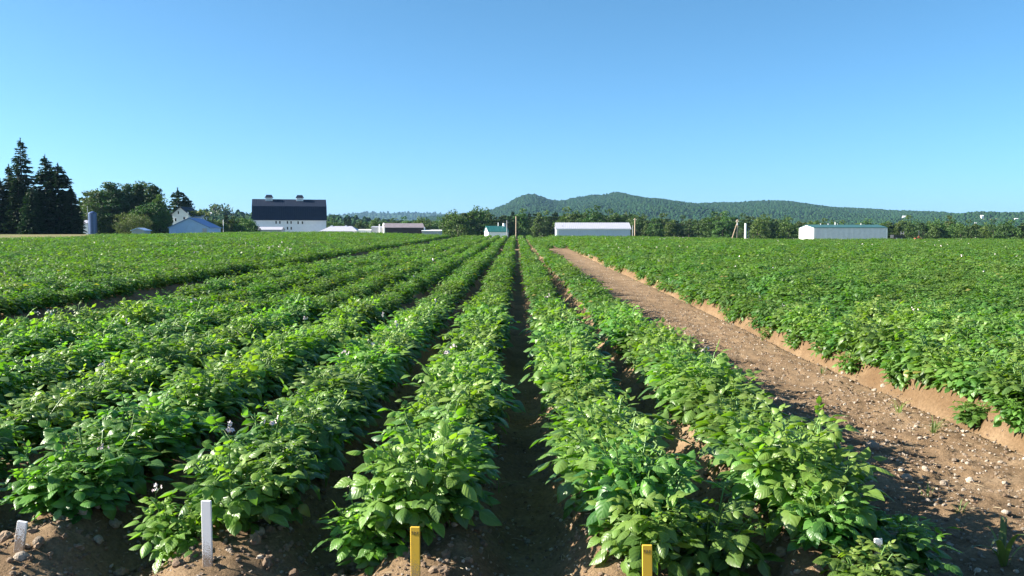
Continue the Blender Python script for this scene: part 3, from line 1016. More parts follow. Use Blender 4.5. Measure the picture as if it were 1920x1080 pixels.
smesh = [stone_mesh("stone", 200 + k, M_STONE, .7, .22, 14, 9) for k in range(6)]
for k, (px, py, s, lab) in enumerate(STONES):
    x, y = ground_at(px, py)
    o = link("stone", smesh[k % 6], None, (x, y, gz(x, y) + s * .3), (rl.uniform(-.4, .4), rl.uniform(-.4, .4), rl.random() * 6), s)
    tag(o, lab, "stone", "loose stones on the soil")


# ------------------------------------------------------------------ stakes with their numbers
GLYPH = {"5": [[(.9, 1), (.2, 1), (.15, .55), (.6, .6), (.85, .35), (.6, .05), (.1, .08)]], "2": [[(.15, .8), (.4, 1), (.75, .9), (.7, .6), (.15, .05), (.9, .08)]],
         "7": [[(.1, .95), (.9, 1), (.45, 0)]], "3": [[(.15, .95), (.85, .98), (.45, .6), (.85, .45), (.75, .1), (.1, .02)]]}


def stake(label, px_top, py_top, px_base, py_base, Y, width, thick, mat, text=None, group="row marker stakes"):
    x0, _ = at(px_base, py_base, Y); z0 = gz(x0, Y)
    x1, z1 = at(px_top, py_top, Y)
    h = z1 - z0 + .12
    root = thing("row_stake", label, "stake", (x0, Y, z0 - .12), 0, group)
    root.rotation_euler[1] = math.atan2(x1 - x0, z1 - z0)
    root.rotation_euler[2] = math.radians(-4)
    mb = MB()
    w = width / 2; c = .0018
    prof = [(-w + c, -thick), (w - c, -thick), (w, -thick + c), (w, -c), (w - c, 0), (-w + c, 0), (-w, -c), (-w, -thick + c)]
    n = len(prof)
    zs = [0, h * .5, h - c, h]
    for j, z in enumerate(zs):
        k = 1 if j < 3 else .94
        mb.v += [(a * k, b + thick if False else b * k, z) for a, b in prof]
    for j in range(3):
        mb.f += [(j * n + i, j * n + (i + 1) % n, (j + 1) * n + (i + 1) % n, (j + 1) * n + i) for i in range(n)]
    mb.f += [tuple(range(n))[::-1], tuple(range(3 * n, 4 * n))]
    mb.build("post", mat, root)
    if text:
        tb = MB()
        cw, ch = .0098, .0115
        tx = -len(text) * cw / 2
        for ci, chh in enumerate(text):
            for st in GLYPH[chh]:
                pp = [Vector((tx + ci * cw + p[0] * cw * .78, -thick - .0006, h - .030 + p[1] * ch)) for p in st]
                tb.tube(pp, .0010, 4)
        tb.build("number", M_INK, root)


stake("short white row stake leaning over at the corner mound", 37, 975, 31, 1052, 3.92, .044, .014, M_STAKEW)
stake("upright white row stake, tallest of the white ones", 388, 938, 391, 1056, 3.84, .044, .012, M_STAKEW)
stake("yellow row stake with the number 527 on it", 779, 987, 780, 1092, 3.60, .039, .012, M_STAKEY, "527")
stake("yellow row stake with the number 523 on it", 1214, 1021, 1216, 1120, 3.44, .039, .012, M_STAKEY, "523")
stake("white stake tip hidden among leaves of the small pale plant", 1649, 1009, 1651, 1060, 3.80, .034, .010, M_STAKEW)

# ------------------------------------------------------------------ weeds
def tuft_mesh(seed, n, h, spread):
    r = random.Random(seed)
    V, Fq, A = [], [], []
    for i in range(n):
        a = r.random() * 6.28; b = Vector((math.cos(a), math.sin(a), 0)) * r.uniform(0, .03)
        d = Vector((math.cos(a + r.uniform(-.5, .5)), math.sin(a + r.uniform(-.5, .5)), 0))
        H = h * r.uniform(.5, 1.1); S = spread * r.uniform(.3, 1.1); w = r.uniform(.003, .007) * (h / .2) * (1.9 if h > .28 else 1)
        sd = d.cross(Vector((0, 0, 1)))
        k0 = len(V)
        ag = r.random() * .8
        for j in range(7):
            t = j / 6
            p = b + d * (S * t ** 1.4) + Vector((0, 0, H * (1.5 * t - .85 * t ** 2.2)))
            ww = w * (1 - t) ** .6 * (0.6 + .4 * min(1, t * 4))
            V += [p - sd * ww, p + Vector((0, 0, -ww * .4)), p + sd * ww]; A += [ag] * 3
        for j in range(6):
            q = k0 + j * 3
            Fq += [(q, q + 1, q + 4, q + 3), (q + 1, q + 2, q + 5, q + 4)]
    return mesh_np("grass_tuft", np.array(V), np.array(Fq), M_GRASS, True, {"age": ('FLOAT', A)})


TUFTS = [(1880, 1062, .285, .30, 9, "broad-bladed grass tuft in the bottom corner of the path"), (1686, 775, .16, .12, 14, "thin grass tuft high on the bare path"), (1750, 812, .17, .14, 22, "widest grass clump on the path by the bank"),
         (1738, 935, .13, .08, 7, "small grass sprout in the shadow edge on the path"), (1800, 962, .10, .09, 14, "low leafy weed on the dark side of the path"), (1540, 705, .12, .1, 10, "pale weed beside the far bank"),
         (1430, 640, .14, .10, 12, "weed where the bank meets the path far off"), (1290, 570, .15, .12, 14, "weed patch beyond the leaf shadows on the path"), (768, 705, .20, .14, 12, "dry grass tuft in the furrow behind the 527 row"),
         (655, 830, .15, .14, 12, "grass sprays on the shaded furrow floor"), (690, 850, .14, .10, 8, "thin grass at the furrow edge near the 527 row"), (935, 925, .13, .14, 8, "dark grass blades in the furrow right of the 527 row"),
         (45, 607, .26, .2, 18, "largest grass clump in the weedy gap"), (165, 580, .24, .18, 16, "grass clump second along the weedy gap"), (230, 560, .22, .18, 14, "grass clump third along the weedy gap"),
         (290, 550, .22, .18, 14, "grass clump fourth along the weedy gap"), (305, 540, .26, .16, 16, "tall grass clump fifth along the weedy gap"), (360, 532, .20, .18, 14, "grass clump sixth along the weedy gap"),
         (400, 526, .22, .18, 14, "grass clump seventh along the weedy gap"), (440, 520, .22, .18, 14, "grass clump eighth along the weedy gap"), (480, 510, .25, .18, 16, "grass clump ninth along the weedy gap"),
         (510, 503, .26, .18, 16, "grass clump tenth along the weedy gap"), (560, 494, .26, .18, 16, "grass clump farthest along the weedy gap")]
for k, (px, py, h, s, n, lab) in enumerate(TUFTS):
    if px < 600 and py < 620:
        Y = 7.0 * F / (960 - px) * 1.02
        x, y = -7.0 + .35 * math.sin(k * 2.1), Y
    else:
        x, y = ground_at(px, py)
    o = link("grass_tuft", tuft_mesh(500 + k, n, h, s), None, (x, y, gz(x, y)), (0, 0, rl.random() * 6))
    tag(o, lab, "grass tuft", "weeds on bare soil")
# broken dry weed litter on the floor of the gap
n = 1500
xy = np.c_[rs.uniform(-8.1, -6.4, n), rs.uniform(9, 60, n)]
scatter("weeds", np.c_[xy, ground_h(xy[:, 0], xy[:, 1])], rs.uniform(-.2, .2, (n, 3)) * [1, 1, 20], rs.uniform(.4, 1.0, n), rs.integers(0, 2, n),
        [(tuft_mesh(560 + k, 9, .16, .12), (-7 + .2 * k, 20 + k, gz(-7 + .2 * k, 20 + k))) for k in range(2)], "low sparse weeds along the gap between crop blocks", "weeds")


# ------------------------------------------------------------------ trees
def cards(C, D, Nn, Ls, Ws, ages, bend=.15):
    """leaf sprays: at C, pointing along D with face normal Nn, Ls long and Ws wide, each bent once"""
    C, D, Nn = map(np.asarray, (C, D, Nn))
    D = D / np.linalg.norm(D, axis=1, keepdims=True)
    S = np.cross(D, Nn); S /= np.linalg.norm(S, axis=1, keepdims=True) + 1e-9
    U = np.cross(S, D)
    Ls, Ws = np.asarray(Ls)[:, None], np.asarray(Ws)[:, None]
    a = C - D * Ls * .5
    m = C + U * Ls * bend
    b = C + D * Ls * .5
    V = np.stack([a, m - S * Ws * .5, b, m + S * Ws * .5], 1).reshape(-1, 3)
    Fq = np.arange(len(C) * 4).reshape(-1, 4)
    return V, Fq, np.repeat(np.asarray(ages), 4)


def rand_dirs(r, n):
    v = r.normal(size=(n, 3))
    return v / np.linalg.norm(v, axis=1, keepdims=True)


def trunk_mb(H, r0, lean, seed, limbs=0, spread=2.0, z0=.3):
    r = random.Random(seed)
    mb = MB()
    pts = [(lean * (t ** 2) * H + .02 * H * math.sin(5 * t + seed), .02 * H * math.cos(4 * t + seed), H * t) for t in (0, .04, .2, .4, .6, .8, 1)]
    mb.tube(pts, [r0 * 1.5, r0, r0 * .85, r0 * .7, r0 * .5, r0 * .3, r0 * .08], 8)
    for k in range(limbs):
        t = r.uniform(z0, .85)
        p = Vector((lean * t * t * H, 0, H * t))
        a = r.random() * 6.28
        d = Vector((math.cos(a), math.sin(a), r.uniform(.3, .9)))
        L = spread * r.uniform(.5, 1) * (1.1 - t)
        mb.tube([p, p + d * L * .5, p + d * L + Vector((0, 0, .15 * L))], [r0 * .4, r0 * .25, r0 * .06], 5)
    return mb


def spruce_mesh(seed, H, R, z0=.06, top_sparse=0.0, card=(.62, .26), dens=1.0, power=.85):
    r = np.random.default_rng(seed)
    C, D, Nn, Ls, Ws, A = [], [], [], [], [], []
    mb = MB()
    z = H * z0
    while z < H * .985:
        f = 1 - z / H
        L0 = R * (f ** power) * (1 if f < .9 else .85)
        nb = int(r.integers(5, 8) * dens) if f > .2 else 5
        for k in range(max(3, nb)):
            a = r.random() * 6.283
            L = L0 * r.uniform(.62, 1.12) + .18
            d = np.array([math.cos(a), math.sin(a), 0])
            drop = -.28 if f > .35 else .15
            ns = max(2, int(L / .22 * (1 - top_sparse * (1 - f) * .6)))
            p0 = np.array([0, 0, z])
            mb.tube([p0, p0 + d * L * .5 + [0, 0, drop * L * .4], p0 + d * L + [0, 0, drop * L * .7]], [.03, .02, .008], 3, False)
            for j in range(ns):
                u = (j + r.random()) / ns
                if u < .15 and L > 1: continue
                p = p0 + d * L * u + np.array([0, 0, drop * L * u * (1.2 - .5 * u)])
                for sgn in (-1, 1):
                    sd = np.array([-d[1], d[0], 0]) * sgn
                    dd = d * r.uniform(.5, 1) + sd * r.uniform(.3, .9) + np.array([0, 0, r.uniform(-.55, .1)])
                    C.append(p + dd * .18 + r.normal(0, .05, 3)); D.append(dd)
                    Nn.append(np.array([0, 0, 1]) + r.normal(0, .45, 3))
                    q = r.uniform(.7, 1.25) * (.65 + .35 * min(1, L))
                    Ls.append(card[0] * q); Ws.append(card[1] * q)
                    A.append(max(0, min(1, (u - .6) * 1.2 + r.normal(0, .15))))
        z += .30 * r.uniform(.7, 1.2) * (1 + top_sparse * (1 - f) * .9)
    n = 70
    q = rand_dirs(r, n) * r.uniform(.1, 1, (n, 1)) * np.array([.42, .42, .75]) * (H / 14)
    C += list(q + [0, 0, H * .955]); D += list(q * [1, 1, .2] + rand_dirs(r, n) * .2 + [0, 0, .15]); Nn += list(rand_dirs(r, n) + [0, 0, 1]); Ls += [.5] * n; Ws += [.22] * n; A += [.2] * n
    n = 14
    C += [np.array([0, 0, H * .985 + .05 * i]) for i in range(n)]; D += list(rand_dirs(r, n) + [0, 0, .8]); Nn += list(rand_dirs(r, n)); Ls += [.4] * n; Ws += [.15] * n; A += [.3] * n
    V, Fq, Ag = cards(C, D, Nn, Ls, Ws, A)
    cm = mesh_np("crown", V, Fq, M_SPRUCE, False, {"age": ('FLOAT', Ag)})
    mb.tube([(0, 0, -.3), (0, 0, H * .5), (0, 0, H * .985)], [.24 * H / 15, .15 * H / 15, .02], 8)
    return cm, mesh_np("trunk", mb.v, mb.f, M_BARK, True)


def broad_mesh(seed, H, W, mat, z0=.12, nclump=80, per=75, leaf=.42, crown_pow=1.0, open_=0.0, limbs=9, flat=1.0, lean=0.0):
    r = np.random.default_rng(seed)
    C, A, Nn = [], [], []
    cz = H * (z0 + 1) / 2; hz = H * (1 - z0) / 2
    for k in range(nclump):
        d = rand_dirs(r, 1)[0]
        rr = r.uniform(.35, 1) ** (1 / 2.2)
        bump = 1 + .22 * math.sin(3 * math.atan2(d[1], d[0]) + seed) * math.cos(4 * d[2] + seed)
        t = (d[2] + 1) / 2
        wprof = (1.08 - .38 * t) if crown_pow == 1 else (1 - t) ** crown_pow + .12
        c = np.array([d[0] * W / 2 * rr * bump * wprof, d[1] * W / 2 * rr * bump * wprof, cz + d[2] * hz * rr * bump])
        c[0] += lean * H * (c[2] / H) ** 2
        rad = r.uniform(.6, 1.25) * W * .15 * (1 - open_ * .3)
        n = int(per * r.uniform(.6, 1.3))
        q = rand_dirs(r, n) * (rad * r.uniform(.3, 1, n) ** .5)[:, None] * np.array([1.15, 1.15, .75 * flat])
        C.append(c + q)
        Nn.append(q / rad + rand_dirs(r, n) * .7 + [0, 0, .4])
        A.append(np.clip(r.normal(.12 + .35 * r.random() * (d[2] > -.2), .12, n), 0, 1))
    C, Nn, A = np.concatenate(C), np.concatenate(Nn), np.concatenate(A)
    C[:, 2] = np.maximum(C[:, 2], H * .05)
    n = len(C)
    V, Fq, Ag = cards(C, rand_dirs(r, n), Nn, leaf * r.uniform(.7, 1.3, n), leaf * .62 * r.uniform(.7, 1.3, n), A)
    cm = mesh_np("crown", V, Fq, mat, False, {"age": ('FLOAT', Ag)})
    mb = trunk_mb(H * .86, H * .016 + .05, lean, seed, limbs, W * .55, z0 * .8)
    return cm, mesh_np("trunk", mb.v, mb.f, M_BARK, True)


def pine_mesh(seed, H, W, mat=None, z0=.06, layers=12, per=70, leaf=.6):
    """plates of upswept needle sprays on irregular limbs"""
    r = np.random.default_rng(seed)
    C, D, Nn, A = [], [], [], []
    mb = trunk_mb(H, H * .015 + .04, .0, seed)
    for i in range(layers):
        t = z0 + (1 - z0) * (i + .3 * r.random()) / layers
        L0 = W / 2 * (math.sin(math.pi * min(1, (t - z0) / (1 - z0) * .82 + .2)) ** .8 * .95 + .08)
        for k in range(int(r.integers(4, 7))):
            a = r.random() * 6.283
            L = L0 * r.uniform(.55, 1.15)
            d = np.array([math.cos(a), math.sin(a), .18])
            e = np.array([0, 0, H * t]) + d * L
            mb.tube([(0, 0, H * t), tuple(np.array([0, 0, H * t]) + d * L * .6 - [0, 0, .05 * L]), tuple(e)], [.07, .04, .015], 4, False)
            n = int(per * r.uniform(.6, 1.2))
            u = r.uniform(.35, 1.05, n)
            c = np.array([0, 0, H * t]) + d * (L * u)[:, None] + r.normal(0, 1, (n, 3)) * np.array([.16, .16, .10]) * (L * .8 + .5)
            C.append(c); D.append(d + rand_dirs(r, n) * .9 + [0, 0, .35]); Nn.append(rand_dirs(r, n) * .8 + [0, 0, 1])
            A.append(np.clip(r.normal(.2, .18, n) + (u - .6) * .3, 0, 1))
    C, D, Nn, A = map(np.concatenate, (C, D, Nn, A))
    n = len(C)
    V, Fq, Ag = cards(C, D, Nn, leaf * r.uniform(.7, 1.3, n), leaf * .42 * r.uniform(.7, 1.3, n), A)
    return mesh_np("crown", V, Fq, mat or M_PINE, False, {"age": ('FLOAT', Ag)}), mesh_np("trunk", mb.v, mb.f, M_BARK, True)


def bare_mesh(seed, H, W):
    r = random.Random(seed)
    mb = MB()

    def grow_(p, d, L, rad, k):
        e = p + d * L
        mb.tube([p, (p + e) / 2 + Vector((r.uniform(-.1, .1), r.uniform(-.1, .1), 0)) * L * .4, e], [rad, rad * .8, rad * .55], 4, False)
        if k == 0: return
        for _ in range(r.randint(3, 4)):
            q = (d + Vector((r.uniform(-1, 1), r.uniform(-1, 1), r.uniform(-.2, .6))) * .75).normalized()
            grow_(p + d * L * r.uniform(.5, 1), q, L * r.uniform(.55, .8), rad * .6, k - 1)
    for _ in range(5):
        grow_(Vector((r.uniform(-.3, .3) * W * .4, r.uniform(-.3, .3) * W * .4, 0)), Vector((r.uniform(-.5, .5), r.uniform(-.5, .5), 1)).normalized(), H * .36, .12, 4)
    return mesh_np("crown", mb.v, mb.f, M_BARE, False), None


def plant_tree(name, meshes, label, cat, x, y, s=1.0, rz=0.0, group=None, z=None, sxy=1.0):
    zz = (gz(x, y) if z is None else z)
    t = thing(name, label, cat, (x, y, zz - .05), rz, group)
    t.scale = (s * sxy, s * sxy, s)
    link("crown", meshes[0], t)
    if meshes[1]: link("trunk", meshes[1], t)
    return t


def tree_at(name, meshes, H0, label, cat, px, py_top, Y, rz=0.0, group=None, sxy=1.0):
    x, zt = at(px, py_top, Y)
    z = gz(x, Y)
    return plant_tree(name, meshes, label, cat, x, Y, (zt - z) / H0, rz, group, z, sxy)


GS = "dark spruces at the field corner"
sp_tall = spruce_mesh(1, 16, 3.7, .04, top_sparse=.35, dens=1.5, power=.8, card=(.75, .3))
sp_mid = spruce_mesh(2, 12, 2.9, .02, top_sparse=.1, dens=1.5, power=.9, card=(.8, .34))
sp_big = spruce_mesh(3, 14, 4.7, .02, dens=2.3, power=.6, card=(.8, .38))
sp_nar = spruce_mesh(4, 14, 3.8, .02, top_sparse=.1, dens=1.7, power=.7, card=(.78, .34))
tree_at("spruce_tree", sp_tall, 16, "tallest dark spruce with a thin open top", "tree", 38, 263, 152, .3, GS)
tree_at("spruce_tree", sp_mid, 12, "dark spruce just in front of the tallest, pointed top lower", "tree", 33, 318, 150, 1.4, GS)
tree_at("spruce_tree", sp_mid, 12, "slim dark spruce between the frame edge and the tallest spruce", "tree", 16, 312, 153, 3.0, GS)
tree_at("spruce_tree", sp_mid, 12, "dark spruce cut by the frame edge", "tree", 0, 338, 150, 2.2, GS)
tree_at("spruce_tree", sp_nar, 14, "dark spruce with narrow top rising behind the broadest spruce", "tree", 84, 294, 156, 5, GS)
tree_at("spruce_tree", sp_big, 14, "broadest dense dark spruce at the end of the corner group", "tree", 108, 309, 152, .9, GS)
tree_at("spruce_tree", sp_big, 14, "low dense dark spruce filling the gap under the tallest", "tree", 58, 352, 148, 2.9, GS, .9)
tree_at("spruce_tree", sp_big, 14, "dark spruce outside the group's edge, mostly past the frame", "tree", -25, 325, 151, 4.4, GS)
tree_at("spruce_tree", sp_mid, 12, "small dark spruce at the foot of the broadest spruce", "tree", 133, 352, 151, 1.9, GS, 1.25)

pine_a, pine_b = broad_mesh(21, 10, 8.4, M_PINE_L, z0=.04, nclump=110, crown_pow=.45, flat=.7), broad_mesh(22, 11, 6.6, M_PINE, z0=.04, nclump=110, crown_pow=.5, flat=.7)
pine_c = pine_mesh(23, 9, 5.0, layers=9)
br = [broad_mesh(31, 10, 7.5, M_BROAD), broad_mesh(32, 11, 6.0, M_BROAD, nclump=52), broad_mesh(33, 9, 8.5, M_BROAD, nclump=56), broad_mesh(34, 12, 5.2, M_BROAD, crown_pow=.7)]
pop = broad_mesh(35, 12, 5.0, M_PINE, z0=.05, nclump=95, per=75, leaf=.4, crown_pow=.8)
GP = "trees behind the blue silo"
tree_at("pine_tree", pine_c, 9, "wispy pine just past the broadest spruce, above the silo", "tree", 163, 356, 205, 1, GP, 1.0)
tree_at("pine_tree", pine_a, 10, "broad sunlit pine with layered limbs behind the silo", "tree", 185, 362, 200, 2, GP, 1.2)
tree_at("pine_tree", pine_b, 11, "full rounded pine, first of the tall dark group", "tree", 208, 346, 200, .5, GP, 1.15)
tree_at("pine_tree", pine_b, 11, "dark pine between the full rounded pine and the twin tops", "tree", 236, 349, 203, 3.4, GP, .8)
tree_at("poplar_tree", pop, 12, "dark tree with the tallest bare-sided top in the group", "tree", 261, 337, 205, .4, GP, 1.2)
tree_at("poplar_tree", pop, 12, "dark tree with ragged top beside the tallest one", "tree", 286, 341, 204, 2.2, GP, 1.3)
tree_at("broadleaf_tree", br[1], 11, "dark rounded tree at the house end of the group", "tree", 297, 366, 201, 1.5, GP, .85)
tree_at("broadleaf_tree", br[3], 12, "dark tree filling the middle of the group", "tree", 250, 352, 207, 2.5, GP, 1.2)
tree_at("broadleaf_tree", br[0], 10, "dark low tree under the ragged top", "tree", 275, 380, 198, 2.0, GP, 1.3)
tree_at("willow_bush", broad_mesh(36, 5, 7.5, M_OLIVE, z0=.02, nclump=60, per=90, leaf=.24), 5, "rounded pale green willow bush in front of the dark trees", "bush", 248, 398, 190, 0)
tree_at("pine_tree", spruce_mesh(24, 11, 2.9, .2, top_sparse=.7, dens=.8, card=(1.0, .5), power=.4), 11, "ragged dark pine with bare stem rising behind the white house", "tree", 333, 357, 248, .2)
tree_at("pine_tree", pine_mesh(27, 11, 5.0, M_SPRUCE, z0=.15, layers=13, per=60, leaf=.6), 11, "dark pine with lopsided top behind the house roof", "tree", 345, 367, 250, 1.2)
tree_at("broadleaf_tree", broad_mesh(37, 7, 6, M_OLIVE, nclump=40), 7, "bright yellow-green small tree beside the white house", "tree", 370, 391, 236, 0)
tree_at("spruce_tree", spruce_mesh(7, 9, 2.2, .04), 9, "small lone dark spruce next to the thin post", "tree", 424, 402, 260, 0)
GB = "olive bushes before the big barn"
for k, (px, py, Y, w) in enumerate([(402, 412, 255, 1.0), (438, 406, 262, 1.1), (455, 404, 275, 1.0), (466, 410, 258, .9), (448, 418, 250, 1.1), (412, 416, 248, .9)]):
    tree_at("leafy_bush", [broad_mesh(38, 6, 7, M_OLIVE, z0=.05, nclump=44, per=70, leaf=.4), br[2]][k % 2] if k in (0,) else br[k % 3], [6][0] if k == 0 else [10, 11, 9][k % 3],
            ["olive shrub by the low blue shed's end wall", "olive tree near the thin post", "leafy tree against the barn's gable end", "green bush touching the barn corner", "low bush in front of the barn corner", "low bush under the lone spruce"][k],
            "bush", px, py, Y, k * 1.3, GB, w)

# tree line across the middle and to the far side: one of each kind, then copies
line = [broad_mesh(50, 12, 8, M_BROAD, nclump=60, per=50, leaf=.62), broad_mesh(51, 13, 7, M_BROAD, nclump=60, per=50, leaf=.62), broad_mesh(52, 11, 9, M_BROAD, nclump=60, per=50, leaf=.62),
        pine_mesh(53, 12, 6.5, per=40, leaf=.75), broad_mesh(54, 14, 6, M_BROAD, crown_pow=.6, nclump=60, per=50, leaf=.62), spruce_mesh(55, 12, 2.6, .05, card=(.8, .4), dens=.8)]
LH = [12, 13, 11, 12, 14, 12]
LNAME = ["broadleaf_tree", "broadleaf_tree", "broadleaf_tree", "pine_tree", "broadleaf_tree", "spruce_tree"]
LKIND = ["rounded green broadleaf tree", "tall green broadleaf tree", "wide spreading broadleaf tree", "dark layered pine", "pointed green broadleaf tree", "narrow dark spruce"]
rt_ = random.Random(77)


def wood(px0, px1, step, topf, Y0, Y1, where, group, kinds):
    px = px0
    while px < px1:
        k = rt_.choice(kinds)
        Y = rt_.uniform(Y0, Y1)
        tree_at(LNAME[k], line[k], LH[k], LKIND[k] + " " + where, "tree", px, topf(px) + rt_.uniform(-4, 5), Y, rt_.random() * 6.28, group, rt_.uniform(.95, 1.25))
        px += step * rt_.uniform(.6, 1.4)


wood(846, 905, 8, lambda p: 402 - 5 * sstep(846, 880, p), 300, 350, "in the wood beside the green-roofed house", "wood beside the green-roofed house", [0, 1, 2, 3, 4])
wood(905, 1045, 9, lambda p: 400, 330, 400, "in the wood between the green-roofed house and long grey shed", "wood behind the tan pole", [0, 1, 2, 3, 4, 5])
wood(1040, 1182, 9, lambda p: 401 - 5 * math.exp(-((p - 1110) / 40) ** 2), 330, 400, "in the wood behind the long grey shed", "wood behind the long grey shed", [0, 1, 3, 4, 5])
wood(1180, 1400, 9, lambda p: 408 - 2 * math.sin(p / 30), 330, 400, "in the wood between the long grey shed and the guyed pole", "wood left of the guyed pole", [0, 1, 2, 3, 4])
wood(1400, 1510, 9, lambda p: 411 - 3 * math.sin(p / 22), 310, 380, "in the wood just before the white ribbed shed", "wood before the white ribbed shed", [0, 1, 2, 3])
wood(1510, 1660, 16, lambda p: 415, 330, 400, "behind the teal roof of the white ribbed shed", "wood behind the white ribbed shed", [0, 1, 2])
wood(1655, 1800, 10, lambda p: 413, 290, 350, "in the wood behind the farm machinery", "wood behind the farm machinery", [0, 1, 2, 3, 4])
wood(1790, 1960, 10, lambda p: 418, 290, 350, "in the wood at the far end of the big field", "wood at the far end of the big field", [0, 1, 2, 3])
wood(614, 720, 10, lambda p: 412, 400, 480, "in the wood over the low grey sheds", "wood over the low grey sheds", [0, 1, 2, 5])
wood(720, 850, 11, lambda p: 414, 420, 500, "in the wood beyond the brown barn", "wood beyond the brown barn", [0, 1, 2])
bm = bare_mesh(61, 6.5, 8)
for px, lab in ((806, "grey-brown leafless thicket nearer the brown barn"), (826, "grey-brown leafless thicket nearer the green wood")):
    tree_at("bare_thicket", bm, 8.2, lab, "bush", px, 412, 330, px, "leafless thickets", 1.25)

# ------------------------------------------------------------------ woods far off (stuff)
def blob_mesh(name, seed, mat):
    m = stone_mesh(name, seed, mat, .95, .42, 9, 6)
    return m


def on_hill(V, n, rng, tmin=0, tmax=46):
    """random points on the face of a hill grid, by area in the ground plane"""
    r, c, _ = V.shape
    i = rng.uniform(tmin, min(tmax, r - 2), n); j = rng.uniform(0, c - 1.001, n)
    i0, j0 = i.astype(int), j.astype(int)
    fi, fj = (i - i0)[:, None], (j - j0)[:, None]
    return V[i0, j0] * (1 - fi) * (1 - fj) + V[i0, j0 + 1] * (1 - fi) * fj + V[i0 + 1, j0] * fi * (1 - fj) + V[i0 + 1, j0 + 1] * fi * fj


rf = np.random.default_rng(90)
pts, scl = [], []
for (V, hay), n, size in zip(HILLS, (80000, 20000, 13000, 7500), (3.7, 3.2, 7.5, 3.0)):
    r, c, _ = V.shape
    i = rf.uniform(0, r - 10, n); j = rf.uniform(0, c - 1.001, n)
    i0, j0 = i.astype(int), j.astype(int)
    ok = hay[i0, j0] < .4
    fi, fj = (i - i0)[:, None], (j - j0)[:, None]
    p = V[i0, j0] * (1 - fi) * (1 - fj) + V[i0, j0 + 1] * (1 - fi) * fj + V[i0 + 1, j0] * fi * (1 - fj) + V[i0 + 1, j0 + 1] * fi * fj
    ppx, _py = project(p)
    ok &= (ppx > -350) & (ppx < 2250)
    p = p[ok]
    q = size * rf.uniform(.6, 1.35, len(p))
    p[:, 2] += q * .55
    pts.append(p); scl.append(q)
p = np.c_[rf.uniform(-560, 700, 5200), rf.uniform(430, 1500, 5200), np.zeros(5200)]     # flat woods behind the tree line
px_, _ = project(p)
p = p[(px_ > 860) & (px_ < 2150)]
p[:, 2] = base_h(p[:, 0], p[:, 1]) + 5
pts.append(p); scl.append(rf.uniform(3.2, 6.0, len(p)))
pts, scl = np.concatenate(pts), np.concatenate(scl)
srcs = []
for k in range(6):
    j = int(np.argmin(np.hypot(pts[:, 0] - 300 - 60 * k, pts[:, 1] - 900)))
    srcs.append((stone_mesh("crown", 400 + k, M_FOREST, [.8, 1.0, 1.2][k % 3], .45, 9, 7), tuple(pts[j] + [3, 0, 0])))
scatter("forest", pts, rf.uniform(-.2, .2, (len(pts), 3)) * [1, 1, 16], scl, rf.integers(0, 6, len(pts)), srcs, "unbroken green woods over the far hills", "forest")
for ob in [o for o in COL.objects if o.parent and o.parent.name == "forest"]: ob.scale = (4, 4, 4)


# ------------------------------------------------------------------ buildings
def gable(name, label, cat, x0, x1, y0, y1, zb, ze, zr, wall, roof, over=.3, rz=0.0, thick=.14, group=None, ridge_x=True, extra=None):
    """a house with its ridge along x (or y): parts wall and roof, about an Empty at the middle of its base"""
    cx, cy = (x0 + x1) / 2, (y0 + y1) / 2
    t = thing(name, label, cat, (cx, cy, zb), rz, group)
    hx, hy = (x1 - x0) / 2, (y1 - y0) / 2
    he, hr = ze - zb, zr - zb
    mb = MB()
    rf_ = MB()
    if ridge_x:
        mb.extrude_x([(-hy, 0), (hy, 0), (hy, he), (0, hr), (-hy, he)], -hx, hx)
        k = (hr - he) / hy
        o = over
        rf_.extrude_x([(-hy - o, he - k * o + .02), (0, hr + .02), (hy + o, he - k * o + .02), (hy + o, he - k * o + thick), (0, hr + thick + .03), (-hy - o, he - k * o + thick)], -hx - over, hx + over)
    else:
        mb.extrude_y([(-hx, 0), (hx, 0), (hx, he), (0, hr), (-hx, he)], -hy, hy)
        k = (hr - he) / hx
        o = over
        rf_.extrude_y([(-hx - o, he - k * o + .02), (0, hr + .02), (hx + o, he - k * o + .02), (hx + o, he - k * o + thick), (0, hr + thick + .03), (-hx - o, he - k * o + thick)], -hy - over, hy + over)
    mb.build("wall", wall, t)
    rf_.build("roof", roof, t)
    return t


def window(t, x, z, w, h, y, name="window", frame=M_WHITE, glass=M_DARKGLASS):
    """a framed pane on the front (-y) face at local y"""
    mb = MB(); f = .07
    mb.box(x - w / 2 - f, x + w / 2 + f, y - .05, y - .003, z + h / 2, z + h / 2 + f)
    mb.box(x - w / 2 - f, x + w / 2 + f, y - .07, y - .003, z - h / 2 - f, z - h / 2)
    mb.box(x - w / 2 - f, x - w / 2, y - .05, y - .003, z - h / 2, z + h / 2)
    mb.box(x + w / 2, x + w / 2 + f, y - .05, y - .003, z - h / 2, z + h / 2)
    o = mb.build(name, frame, t)
    MB().box(x - w / 2, x + w / 2, y - .03, y - .003, z - h / 2, z + h / 2).build("pane", glass, o)
    return o


